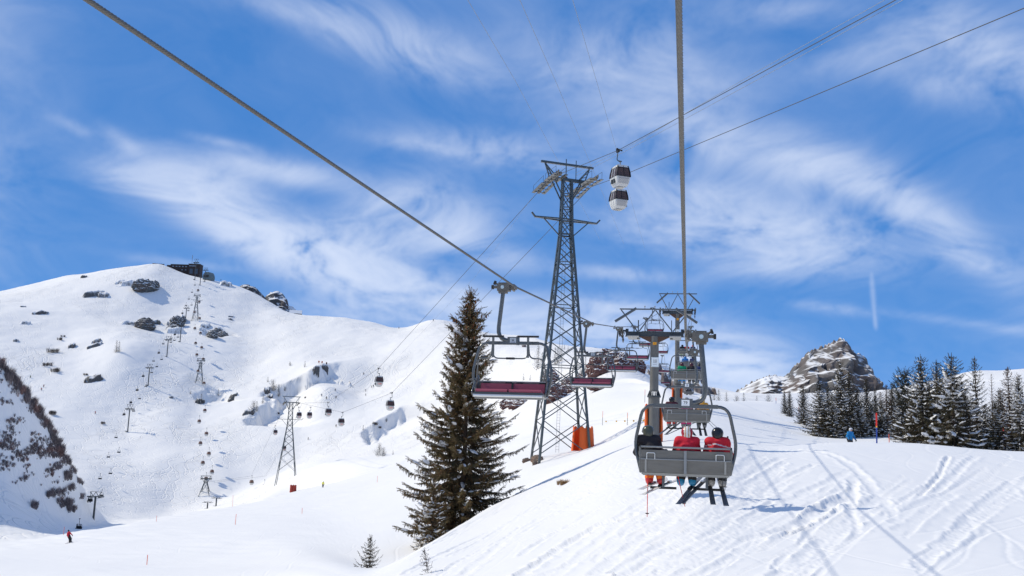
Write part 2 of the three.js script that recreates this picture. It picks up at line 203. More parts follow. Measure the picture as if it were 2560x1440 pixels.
AZ.forEach((a, c) => {
  const xs = [1.2], ys = [EYE.y - 7.6];
  for (const L of LINES) { const r = Math.max(Math.exp(L.r(a)), xs[xs.length - 1] * 1.012 + .3); xs.push(r); ys.push(EYE.y + L.e(a) * r); }
  const f = pchip(xs, ys); let k = 0;
  const put = r => { gridR[k * NC + c] = r; gridY[k * NC + c] = f(r); k++; };
  put(xs[0]); ROWS.forEach((n, i) => { for (let j = 1; j <= n; j++) { const t = j / n; put(i < 2 ? lerp(xs[i], xs[i + 1], t) : i === 2 ? 1 / lerp(1 / xs[i], 1 / xs[i + 1], t) : Math.exp(lerp(Math.log(xs[i]), Math.log(xs[i + 1]), t))); } });
});
{ // ease the flanks sideways near the lift
  const rows = ROWS.slice(0, 8).reduce((s, n) => s + n, 0), c0 = AZ.findIndex(a => a >= -.56), c1 = AZ.findIndex(a => a >= .56), w = 15, t = new Float32Array(NC);
  for (let k = 0; k < rows; k++) for (let pass = 0; pass < 2; pass++) { const o = k * NC; for (let c = c0; c <= c1; c++) { let s = 0, n = 0; for (let j = Math.max(c0, c - w); j <= Math.min(c1, c + w); j++) { s += gridY[o + j]; n++; } t[c] = s / n; } const e = 40; for (let c = c0; c <= c1; c++) { const q = Math.min(1, (c - c0) / e, (c1 - c) / e) * smooth(rows, rows - 12, k); gridY[o + c] = lerp(gridY[o + c], t[c], q); } }
}
function rowY(b, py) { let lo = b.y - 5, hi = b.y + 90; for (let i = 0; i < 40; i++) { const m = (lo + hi) / 2; if (project(V(b.x, m, b.z))[1] > py) lo = m; else hi = m; } return lo; }   // height over a spot that shows at that row
function groundY(x, z) {
  const a = Math.atan2(x, -z), r = Math.hypot(x, z);
  let lo = 0, hi = NC - 1; while (hi - lo > 1) { const k = (lo + hi) >> 1; if (AZ[k] <= a) lo = k; else hi = k; }
  const t = clamp((a - AZ[lo]) / (AZ[hi] - AZ[lo]));
  const col = c => { let l = 0, h = NR - 1; if (r >= gridR[h * NC + c]) return gridY[h * NC + c]; while (h - l > 1) { const k = (l + h) >> 1; if (gridR[k * NC + c] <= r) l = k; else h = k; } const r0 = gridR[l * NC + c], r1 = gridR[h * NC + c]; return lerp(gridY[l * NC + c], gridY[h * NC + c], clamp((r - r0) / (r1 - r0))); };
  return lerp(col(lo), col(hi), t);
}
function hit(px, py, from = 8, to = 1300) {                 // where the line of sight through a pixel first meets the ground
  const u = at(px, py, 1).sub(EYE); let p = from;
  for (let d = from; d < to; d *= 1.006) {
    const q = u.clone().multiplyScalar(d).add(EYE);
    if (q.y < groundY(q.x, q.z)) { let a = p, b = d; for (let i = 0; i < 14; i++) { const m = (a + b) / 2, w = u.clone().multiplyScalar(m).add(EYE); if (w.y < groundY(w.x, w.z)) b = m; else a = m; } return u.multiplyScalar(b).add(EYE); }
    p = d;
  }
  return u.multiplyScalar(to).add(EYE);
}
const drop = p => V(p.x, groundY(p.x, p.z), p.z);
const onGround = (px, d) => drop(at(px, 1100, d));
// relief of the snow: drifts, ski tracks and churned lumps near the lift
const snowNear = new THREE.MeshStandardMaterial({ color: rgb(.83, .81, .775), roughness: .62 });
const snowFar = new THREE.MeshStandardMaterial({ color: rgb(.83, .81, .775), roughness: .75 });
{
  const X0 = -34, Z0 = -112, CELL = .05, NX = 1600, NZ = 2100, map = new Float32Array(NX * NZ), churn = new Float32Array(NX * NZ), r = rng(5);
  const stamp = (pts, w, deep, rim, rough, pairs) => {      // a furrow along points on the ground
    for (let s = 0; s < pts.length - 1; s++) {
      const a = pts[s], b = pts[s + 1], L = a.distanceTo(b), n = Math.max(1, Math.ceil(L / .06));
      for (let i = 0; i < n; i++) {
        const x = lerp(a.x, b.x, i / n), z = lerp(a.z, b.z, i / n), dx = (b.x - a.x) / L, dz = (b.z - a.z) / L, reach = w * 2.2;
        const wob = 1 + .5 * noise2(x * 1.7, z * 1.7), dd = deep * (.75 + .6 * noise2(x * .9 + 9, z * .9));
        const i0 = Math.max(0, Math.floor((x - reach - X0) / CELL)), i1 = Math.min(NX - 1, Math.ceil((x + reach - X0) / CELL)), j0 = Math.max(0, Math.floor((z - reach - Z0) / CELL)), j1 = Math.min(NZ - 1, Math.ceil((z + reach - Z0) / CELL));
        for (let j = j0; j <= j1; j++) for (let k = i0; k <= i1; k++) {
          const ex = X0 + k * CELL - x, ez = Z0 + j * CELL - z, q = Math.abs(ex * dz - ez * dx) / (w * wob), al = Math.abs(ex * dx + ez * dz); if (q > 2.2 || al > .05) continue;
          const h = q < 1 ? -dd * (1 - q * q) : rim * Math.max(0, 1 - Math.abs(q - 1.35) / .8), o = j * NX + k;
          if (h < 0) map[o] = Math.min(map[o], h); else if (map[o] >= 0) map[o] = Math.max(map[o], h);
          if (rough) churn[o] = Math.max(churn[o], rough * Math.max(0, 1 - q / 2.2));
        }
      }
    }
  };
  const line = (px, w, deep, rim = deep * .5, rough = 0) => stamp(new THREE.CatmullRomCurve3(px.map(p => hit(p[0], p[1], 15))).getPoints(px.length * 12), w, deep, rim, rough);
  for (let i = 0; i < 140; i++) {                            // skiers' lines running down along the hillside
    const x = lerp(1060, 2480, r()), y = lerp(1430, 1180 + Math.max(0, (1500 - x) * .1), r() ** .8), len = lerp(90, 420, r()), sl = lerp(.38, .8, r()) + Math.max(0, x - 1900) * .0004, c = (r() - .5) * 60;
    const P = []; for (let k = 0; k <= 5; k++) { const t = k / 5 - .5; P.push([x + len * t + c * (t * t - .2), y - sl * len * t + c * .6 * (t * t - .2) + (r() - .5) * 8]); }
    if (P.some(p => p[1] < 1135 || p[1] > 1500)) continue;
    const big = r() < .4; line(P, big ? lerp(.12, .3, r()) : lerp(.045, .09, r()), big ? lerp(.025, .06, r()) : lerp(.02, .045, r()), big ? .03 : .012, big ? lerp(.3, .9, r()) : 0); if (!big) line(P.map(q => [q[0] + 5, q[1] + 4]), .06, .03, .012);
  }
  line([[1985, 1128], [2080, 1140], [2150, 1185], [2200, 1245], [2240, 1300]], .22, .045, .03, .6);
  line([[1860, 1345], [1990, 1310], [2060, 1272], [2130, 1240]], .4, .16, .1, 1);
  line([[2145, 1330], [2128, 1260], [2136, 1200]], .2, .08, .05, .9); line([[2300, 1240], [2345, 1190], [2372, 1140]], .12, .09, .05, .3); line([[2340, 1230], [2440, 1140]], .2, .05, .03, .5);
  line([[1560, 1440], [1660, 1380], [1760, 1340], [1830, 1300]], .3, .1, .08, 1); line([[1010, 1438], [1200, 1340], [1380, 1262], [1560, 1190]], .22, .07, .05, .6); line([[1300, 1440], [1400, 1370], [1500, 1310], [1590, 1282]], .3, .1, .06, .9);
  const look = (m, x, z) => { const u = (x - X0) / CELL, v = (z - Z0) / CELL, i = Math.floor(u), j = Math.floor(v); if (i < 0 || j < 0 || i >= NX - 1 || j >= NZ - 1) return 0; const a = u - i, b = v - j, o = j * NX + i; return lerp(lerp(m[o], m[o + 1], a), lerp(m[o + NX], m[o + NX + 1], a), b); };
  const scarps = [[[[590, 1066], [612, 1050], [634, 1030], [660, 1000], [690, 966], [728, 946], [764, 926], [800, 913], [830, 905]], 11, 75], [[[898, 1122], [903, 1090], [914, 1067], [940, 1050], [975, 1030], [1000, 1012]], 8, 60], [[[478, 992], [498, 978], [520, 968], [548, 962]], 5, 40], [[[636, 992], [652, 978], [676, 962]], 5, 40], [[[610, 842], [560, 846], [500, 838]], 4, 30]].map(([px, A, wide]) => { // where the snow breaks away along an edge
    const P = px.map(p => hit(p[0], p[1], 330)), box = new THREE.Box3().setFromPoints(P).expandByScalar(wide + 10);
    return (x, z) => {
      if (x < box.min.x || x > box.max.x || z < box.min.z || z > box.max.z) return 0; let best = 1e9, s = 0, u = 0;
      for (let i = 0; i < P.length - 1; i++) { const a = P[i], b = P[i + 1], dx = b.x - a.x, dz = b.z - a.z, L2 = dx * dx + dz * dz, t = clamp(((x - a.x) * dx + (z - a.z) * dz) / L2), ex = x - a.x - t * dx, ez = z - a.z - t * dz, d = Math.hypot(ex, ez); if (d < best) { best = d; s = (ex * -dz + ez * dx) / Math.sqrt(L2); u = (i + t) / (P.length - 1); } }
      s += 5 * noise2(x / 14, z / 14) + 2.5 * noise2(x / 5, z / 5); if (s < 0 || best > wide) return 0; return A * smooth(0, 8, s) * smooth(wide, wide * .2, best) * smooth(0, .12, u) * smooth(1, .88, u);
    };
  });
  const pos = new Float32Array(NC * NR * 3), uv = new Float32Array(NC * NR * 2);
  for (let k = 0; k < NR; k++) for (let c = 0; c < NC; c++) {
    const i = k * NC + c, R = gridR[i], x = Math.sin(AZ[c]) * R, z = -Math.cos(AZ[c]) * R;
    let h = .16 * fbm2(x / 11, z / 11, 2) * smooth(14, 30, R);
    if (R < 130) { const ch = look(churn, x, z), wide = smooth(.05, .5, fbm2(x / 13 + 3, z / 8, 2)) * smooth(110, 60, R) * smooth(-2, 8, x); h += look(map, x, z) + (ch + wide * .5) * .68 * (.075 * fbm2(x * 2.1, z * 2.1, 3) + .05 * Math.max(0, noise2(x * 4.3 + 9, z * 4.3)) + .03 * noise2(x * 8, z * 8)) + .012 * noise2(x * 1.3, z * 1.3); }
    h += (.5 * fbm2(x / 40, z / 40, 2) + .14 * fbm2(x / 7, z / 14, 3)) * smooth(80, 200, R) + smooth(330, 480, R) * (2.2 * fbm2(x / 75, z / 75, 3) + .8 * fbm2(x / 22, z / 22, 3));
    if (R > 75 && R < 360) h += .17 * smooth(75, 110, R) * smooth(-.45, .25, fbm2(x / 30 + 9, z / 22, 2)) * (noise2((z * .8 - x * .6) / 3.4, (x * .8 + z * .6) / 22) + .6 * noise2((z * .6 - x * .8) / 1.6 + 7, (x * .6 + z * .8) / 13));
    if (R > 330) for (const sc of scarps) h -= sc(x, z);
    gridY[i] += h; pos[3 * i] = x; pos[3 * i + 1] = gridY[i]; pos[3 * i + 2] = z; uv[2 * i] = x; uv[2 * i + 1] = z;
  }
  const n = 2048, S = new Float32Array(n * n);              // tracks of many skiers: a tile of curving grooves
  const tracks = (count, amp, wave, wid, seed, straight) => {
    const q = rng(seed); S.fill(.6);
    for (let t = 0; t < count; t++) {
      let x = q() * n, y = q() * n; const A = amp * lerp(.4, 1.2, q()), w = wave * lerp(.6, 1.5, q()), ph = q() * 6, L = n * lerp(.1, .45, q()), dr = (q() - .5) * straight, W = wid * lerp(.6, 1.3, q());
      for (let s = 0; s < L; s++) {
        const cx = x + A * Math.sin(s / w * 6.28 + ph) + dr * s, cy = y + s, vx = A * 6.28 / w * Math.cos(s / w * 6.28 + ph) + dr, sl = Math.hypot(1, vx);
        for (let k = -Math.ceil(W * 3 * sl); k <= W * 3 * sl; k++) { const d = k / sl / W, h = d > 0 ? .22 * Math.exp(-((d - 1.2) ** 2) * 1.5) : 0, g = -.5 * Math.exp(-d * d * 1.8), o = ((Math.floor(cy) % n + n) % n) * n + ((Math.floor(cx + k) % n + n) % n); S[o] += (g + h) * .5; S[o] = clamp(S[o], .05, 1); }
      }
    }
    for (let j = 0; j < n; j++) for (let i = 0; i < n; i++) { const k = clamp(.55 + 1.5 * tileNoise(i / n, j / n, 4, 2), .08, 1); S[j * n + i] = .6 + (S[j * n + i] - .6) * k + .05 * tileNoise(i / n, j / n, 24, 3); }
    const d = new Uint8Array(n * n * 4); for (let i = 0; i < n * n; i++) { d[4 * i] = d[4 * i + 1] = d[4 * i + 2] = S[i] * 255; d[4 * i + 3] = 255; }
    const T = new THREE.DataTexture(d, n, n); T.magFilter = T.minFilter = THREE.LinearFilter; T.wrapS = T.wrapT = THREE.RepeatWrapping; T.needsUpdate = true; return T;
  };
  const far = tracks(620, 46, 170, 3.2, 11, .8); far.repeat.set(1 / 230, 1 / 230); snowFar.bumpMap = far; snowFar.bumpScale = .75;
  const near = tracks(330, 30, 420, 2.4, 12, 1.6); near.repeat.set(1 / 95, 1 / 95); near.rotation = .5; snowNear.bumpMap = near; snowNear.bumpScale = .075;
  const rowsNear = ROWS.slice(0, 8).reduce((s, n) => s + n, 0);
  const whole = new THREE.BufferGeometry();
  const index = (k0, k1) => { const a = new Uint32Array((k1 - k0) * (NC - 1) * 6); let o = 0; for (let k = k0; k < k1; k++) for (let c = 0; c < NC - 1; c++) { const i = k * NC + c; a[o++] = i; a[o++] = i + 1; a[o++] = i + NC; a[o++] = i + 1; a[o++] = i + NC + 1; a[o++] = i + NC; } return a; };
  whole.setAttribute('position', new THREE.BufferAttribute(pos, 3)); whole.setIndex(new THREE.BufferAttribute(index(0, NR - 1), 1)); whole.computeVertexNormals();
  const piece = (name, k0, k1, m) => {
    const g = new THREE.BufferGeometry(), n = (k1 - k0 + 1) * NC, s = k0 * NC;
    g.setAttribute('position', new THREE.BufferAttribute(pos.slice(3 * s, 3 * (s + n)), 3)); g.setAttribute('normal', new THREE.BufferAttribute(whole.attributes.normal.array.slice(3 * s, 3 * (s + n)), 3)); g.setAttribute('uv', new THREE.BufferAttribute(uv.slice(2 * s, 2 * (s + n)), 2));
    g.setIndex(new THREE.BufferAttribute(index(0, k1 - k0), 1));
    part(scene, name, g, m).userData.kind = 'structure';
  };
  piece('snow_field', 0, rowsNear, snowNear); piece('snow_mountain', rowsNear, NR - 1, snowFar);
}

// ---------------------------------------------------------------- materials shared by the lifts
const wear = dataTex(256, (u, v) => .55 + .5 * tileNoise(u, v, 5, 5, .6));
const stained = dataTex(256, (u, v) => { const n = tileNoise(u, v, 3, 5, .6), s = Math.max(0, tileNoise(u * 4 % 1, v, 4, 3)); return [.80 + .34 * n - .05 * s, .78 + .33 * n - .1 * s, .75 + .33 * n - .18 * s]; }, true, false);
const M = {
  steel: mat(.155, .17, .18, .5, .55, { roughnessMap: wear, map: stained }), steelDark: mat(.075, .085, .09, .55, .5), zinc: mat(.36, .38, .39, .45, .6, { map: stained }), silver: mat(.62, .64, .65, .35, .7),
  panel: mat(.20, .20, .19, .6, .35, { map: stained }), maroon: mat(.30, .055, .09, .55), rubber: mat(.018, .018, .02, .7), cast: mat(.20, .19, .17, .55, .45, { map: stained }), rust: mat(.13, .07, .045, .8, .2), white: mat(.78, .79, .80, .5), disc: mat(.5, .62, .66, .4),
  rope: mat(.12, .115, .105, .5, .45), ropeDark: mat(.07, .07, .07, .6, .3), orange: mat(.80, .13, .02, .75), lattice: mat(.105, .13, .14, .55, .5, { roughnessMap: wear, map: stained }), black: mat(.012, .012, .014, .5),
  yellow: mat(.85, .45, .03, .6), red: mat(.72, .03, .02, .6), blue: mat(.02, .06, .30, .6),
};
function textPlate(w, h, draw, px = 256) {
  const c = document.createElement('canvas'); c.width = px; c.height = Math.round(px * h / w); const g = c.getContext('2d'); draw(g, c.width, c.height);
  const t = new THREE.CanvasTexture(c); t.colorSpace = THREE.SRGBColorSpace; return new THREE.MeshStandardMaterial({ map: t, roughness: .5 });
}
const plateText = s => textPlate(.13, .1, (g, w, h) => { g.fillStyle = '#f4f4f0'; g.fillRect(0, 0, w, h); g.fillStyle = '#23262a'; g.textAlign = 'center'; g.textBaseline = 'middle'; g.font = `bold ${h * .62}px sans-serif`; g.fillText(s, w / 2, h * .46); g.fillRect(w * .2, h * .84, w * .6, h * .04); });
const plateBlank = textPlate(.13, .1, (g, w, h) => { g.fillStyle = '#b9bfc2'; g.fillRect(0, 0, w, h); g.fillStyle = '#30343c'; g.fillRect(w * .33, h * .3, w * .12, h * .34); g.fillRect(w * .53, h * .3, w * .12, h * .34); g.fillStyle = '#26387a'; g.fillRect(w * .15, h * .8, w * .7, h * .1); });

// ---------------------------------------------------------------- chairlift: carriers
// origin on the rope, the riders' front along +z
function makeChair(name, label, barUp, plate) {
  const t = thing(name, label, 'ski lift chair', null, null);
  const grip = kit().box(.3, .17, .2, -.27, -.02, 0).box(.2, .25, .15, -.29, -.03, 0).box(.14, .07, .12, -.1, .0, 0).box(.06, .09, .34, -.02, -.005, 0).box(.2, .06, .08, -.43, -.005, 0).rod(V(-.38, .02, 0), V(-.47, .085, .02), .022).rod(V(-.05, -.07, -.13), V(-.05, -.07, .13), .03).to(t, 'grip', M.cast);
  kit().disc(.052, .05, -.545, -.005, 0, 'x', 18).to(grip, 'roller', M.rubber);
  kit().add(new THREE.CylinderGeometry(.05, .05, .045, 18), new THREE.Matrix4().makeRotationZ(Math.PI / 2 - .35).setPosition(-.49, .095, .02)).to(grip, 'roller', M.rubber);
  kit().disc(.042, .02, -.29, -.02, .105, 'z', 18).disc(.042, .02, -.29, -.02, -.105, 'z', 18).each(grip, 'cap', M.disc);
  kit().path([V(-.285, -.1, 0), V(-.395, -1.28, 0), V(-.03, -1.28, 0)], .05, .32, 12).to(t, 'hanger', M.steel);
  const box = kit().box(.27, .17, .12, 0, -1.28, 0).box(.05, .2, .13, .1, -1.28, 0).to(t, 'suspension_box', M.steel);
  const p = kit().add(new THREE.PlaneGeometry(.15, .115), new THREE.Matrix4().setPosition(0, -1.275, .064)).add(new THREE.PlaneGeometry(.15, .115), new THREE.Matrix4().makeRotationY(Math.PI).setPosition(0, -1.275, -.064)); p.each(box, 'number_plate', plate);
  for (const z of [.06]) kit().path([V(-.82, -2.58, z - .08), V(-.95, -2.08, z), V(-.79, -1.335, 0), V(.79, -1.335, 0), V(.95, -2.08, z), V(.82, -2.58, z - .08)], .032, .2, 10).beam(V(-.6, -1.335, 0), V(.6, -1.335, 0), .085, .075).to(t, 'bail', M.steel);
  const seat = kit().box(1.62, .035, .46, 0, -2.575, .2, -.16).rod(V(-.82, -2.56, .43), V(.82, -2.56, .43), .026, .026, 10).rod(V(-.8, -2.64, .34), V(.8, -2.64, .34), .016).to(t, 'seat_frame', M.zinc);
  for (const s of [-1, 1]) { kit().box(.74, .075, .44, s * .39, -2.515, .2, -.16).rod(V(s * .39 - .37, -2.475, .425), V(s * .39 + .37, -2.475, .425), .042, .042, 10).to(t, 'seat_cushion', M.maroon); kit().box(.74, barUp ? .19 : .27, .05, s * .39, barUp ? -2.375 : -2.335, -.075, -.16).to(t, 'backrest', M.maroon); }
  kit().box(.045, barUp ? .2 : .28, .07, 0, barUp ? -2.375 : -2.335, -.06, -.16).box(.05, .06, .44, 0, -2.53, .2, -.16).to(t, 'divider', M.black);
  kit().box(1.66, barUp ? .1 : .17, .022, 0, barUp ? -2.3 : -2.255, -.118, -.12).to(t, 'back_panel', M.panel); kit().box(1.66, .25, .022, 0, -2.463, -.1, -.2).to(t, 'back_panel', M.panel);
  kit().box(1.66, .018, .03, 0, -2.34, -.128).box(.05, barUp ? .3 : .42, .04, 0, barUp ? -2.43 : -2.38, -.13, 0).box(.035, .24, .035, -.73, -2.46, -.11, -.2).box(.035, .24, .035, .73, -2.46, -.11, -.2).each(t, 'panel_strip', M.zinc);
  for (const s of [-1, 1]) kit().path([V(s * .71, -2.34, -.15), V(s * .71, barUp ? -2.28 : -2.225, -.165), V(s * .56, barUp ? -2.28 : -2.225, -.165), V(s * .56, -2.34, -.15)], .009, .03, 6).to(t, 'handle', M.silver);
  for (const x of [-.63, -.1, .16, .7]) kit().box(.15, .03, .05, x, barUp ? -2.255 : -2.175, -.1).to(t, 'buffer', M.rubber);
  const ry = barUp ? -2.235 : -2.115; kit().rod(V(-.83, ry, -.11), V(.83, ry, -.11), .019).to(t, 'back_rail', M.zinc); kit().rod(V(-.8, -2.585, .47), V(.8, -2.585, .47), .03).to(t, 'front_bar', M.silver); kit().box(1.6, .05, .03, 0, -2.53, .455).to(t, 'front_edge', M.steelDark);
  for (const s of [-1, 1]) kit().path([V(s * .835, -2.1, -.12), V(s * .86, -2.2, .06), V(s * .86, -2.52, .4), V(s * .84, -2.6, .3), V(s * .835, -2.58, -.05), V(s * .835, -2.12, -.14)], .02, .08, 8).disc(.085, .05, s * .85, -2.38, .02).to(t, 'side_frame', M.steel);
  const bar = barUp
    ? kit().path([V(-.84, -2.34, .06), V(-.77, -1.72, .26), V(-.45, -1.715, .3), V(-.41, -1.24, .34)], .018, .12, 8).path([V(.84, -2.34, .06), V(.77, -1.72, .26), V(.45, -1.715, .3), V(.41, -1.24, .34)], .018, .12, 8).path([V(-.41, -1.5, .32), V(-.4, -1.72, .3), V(.4, -1.72, .3), V(.41, -1.5, .32)], .016, .12, 8).beam(V(-.41, -1.7, .3), V(-.41, -1.22, .34), .05, .03).beam(V(.41, -1.7, .3), V(.41, -1.22, .34), .05, .03)
    : kit().path([V(-.84, -2.34, .06), V(-.78, -2.22, .5), V(.78, -2.22, .5), V(.84, -2.34, .06)], .018, .12, 8).beam(V(-.41, -2.22, .5), V(-.41, -2.88, .46), .05, .05).beam(V(.41, -2.22, .5), V(.41, -2.88, .46), .05, .05);
  const b = bar.to(t, 'restraint_bar', M.steel);
  for (const s of [-1, 1]) barUp ? kit().rod(V(s * .41 - .25, -1.215, .34), V(s * .41 + .25, -1.215, .34), .024).to(b, 'foot_rest', M.rubber) : kit().rod(V(s * .41 - .25, -2.885, .46), V(s * .41 + .25, -2.885, .46), .024).to(b, 'foot_rest', M.rubber);
  if (barUp) kit().rod(V(-.1, -1.72, .3), V(.1, -1.72, .3), .026).to(b, 'grip_sleeve', M.rubber);
  return t;
}
const LINE_AZ = azel(1702, 1000)[0];
const seatAt = (px, py, d) => at(px, py, d).add(V(0, 2.39, 0));   // rope point of a chair whose seat shows at that pixel
const UP_TURN = Math.PI - LINE_AZ, DOWN_TURN = -LINE_AZ;
const downSpots = [[1280, 971, 22.3], [1481, 954, 39.3], [1556, 920, 57.3], [1594, 893, 75], [1622, 861, 88], [1638, 826, 103], [1652, 880, 121], [1660, 928, 147], [1664, 957, 186]];
const downLabels = ['nearest empty chair with maroon seat, left of the lattice tower before the big spruce', 'empty maroon chair hanging in front of the lattice tower', 'empty maroon chair just left of the near round lift tower, over the red rocks', 'empty maroon chair with seat just left of the near tower post, above the rocks', 'empty maroon chair half hidden behind the top of the near tower post', 'small empty maroon chair framed by the near tower head, below its crossarm struts', 'empty maroon chair between the two tower posts, bail against white cloud', 'tiny empty maroon chair between the posts, below the cloud', 'lowest tiny maroon chair beside the far tower post'];
const downChairs = []; let chair0;
downSpots.forEach(([px, py, d], i) => {
  const c = i ? copy(chair0, downLabels[i], 'empty chairs coming down') : (chair0 = makeChair('lift_chair', downLabels[0], true, plateBlank)); if (!i) c.userData.group = 'empty chairs coming down';
  c.position.copy(seatAt(px, py, d)); c.rotation.set(0, DOWN_TURN + (i % 3 - 1) * .03, 0); downChairs.push(c);
});
const upSpots = [[1713, 1157, 18], [1717, 1038, 36], [1717, 937, 53], [1721, 912, 72], [1719, 879, 92], [1722, 982, 176]];
const upLabels = ['chair number 79 seen from behind with three riders, nearest of the uphill line', 'grey backed chair number 78 with riders in red, pink and black trousers', 'grey backed chair carrying riders in green and in black jackets', 'grey backed chair with two riders in blue jackets', 'grey backed chair with red jacketed riders beside the far tower head', 'small far chair low over the snow right of the far tower post'];
const upChairs = []; let chair1, chair2;
upSpots.forEach(([px, py, d], i) => {
  let c; if (i < 2) c = makeChair('lift_chair', upLabels[i], false, plateText(i ? '78' : '79')); else c = copy(chair2 ?? upChairs[1], upLabels[i]);
  c.userData.group = 'occupied chairs going up'; c.position.copy(seatAt(px, py, d)); c.rotation.set(0, UP_TURN, 0); upChairs.push(c);
});

// ---------------------------------------------------------------- ropes
function twisted(P, r, dense) {                             // six strands laid round each other where they can be seen
  const pts = []; let L = 0;
  for (let i = 0; i < P.length - 1; i++) { const l = P[i].distanceTo(P[i + 1]), st = L < dense ? .018 : 1.5, n = Math.ceil(l / st); for (let k = 0; k < n; k++) pts.push([P[i].clone().lerp(P[i + 1], k / n), L + l * k / n]); L += l; }
  pts.push([P[P.length - 1].clone(), L]);
  const pos = [], idx = [], K = 18; const T = new THREE.Vector3(), N = V(0, 0, 0), B = V(0, 0, 0);
  pts.forEach(([p, s], i) => {
    T.subVectors(pts[Math.min(i + 1, pts.length - 1)][0], pts[Math.max(0, i - 1)][0]).normalize(); N.crossVectors(V(0, 1, 0), T).normalize(); B.crossVectors(T, N);
    for (let j = 0; j < K; j++) { const a = j / K * 2 * Math.PI, q = r * (.68 + .34 * Math.abs(Math.cos(3 * (a + s / .27 * 2 * Math.PI)))); pos.push(p.x + q * (N.x * Math.cos(a) + B.x * Math.sin(a)), p.y + q * (N.y * Math.cos(a) + B.y * Math.sin(a)), p.z + q * (N.z * Math.cos(a) + B.z * Math.sin(a))); }
    if (i) for (let j = 0; j < K; j++) { const a = (i - 1) * K + j, b = (i - 1) * K + (j + 1) % K; idx.push(a, b, a + K, b, b + K, a + K); }
  });
  const g = new THREE.BufferGeometry(); g.setAttribute('position', new THREE.Float32BufferAttribute(pos, 3)); g.setIndex(idx); g.computeVertexNormals(); return g;
}
const sagged = (P, n = 10) => { const out = []; for (let i = 0; i < P.length - 1; i++) for (let k = 0; k < n; k++) out.push(P[i].clone().lerp(P[i + 1], k / n)); out.push(P[P.length - 1]); return out; };
{
  const g = upChairs.map(c => c.position.clone()), d = downChairs.map(c => c.position.clone());
  const back = (a, b, l) => a.clone().add(a.clone().sub(b).setLength(l));
  const U0 = at(1697, -4, 6), D0 = at(215, -3, 7.2);
  const up = [U0, g[0], g[1], at(1721, 834, 62), g[3], g[4], at(1727, 790, 116), at(1735, 885, 165), at(1742, 960, 230)];
  const dn = [D0, d[0], d[1], d[2], at(1551, 817, 62), d[3], d[4], at(1646, 783, 116), d[6], d[7], d[8]];
  up.unshift(back(U0, g[0], 14)); dn.unshift(back(D0, d[0], 14));
  tag(part(scene, 'haul_rope', twisted(up, .0235, 34), M.rope), 'thick twisted steel rope running straight up from chair 79 over the viewer', 'cable', 'chairlift ropes');
  tag(part(scene, 'haul_rope', twisted(dn, .0235, 38), M.rope), 'thick twisted steel rope from upper left corner down to the empty chairs', 'cable', 'chairlift ropes');
}

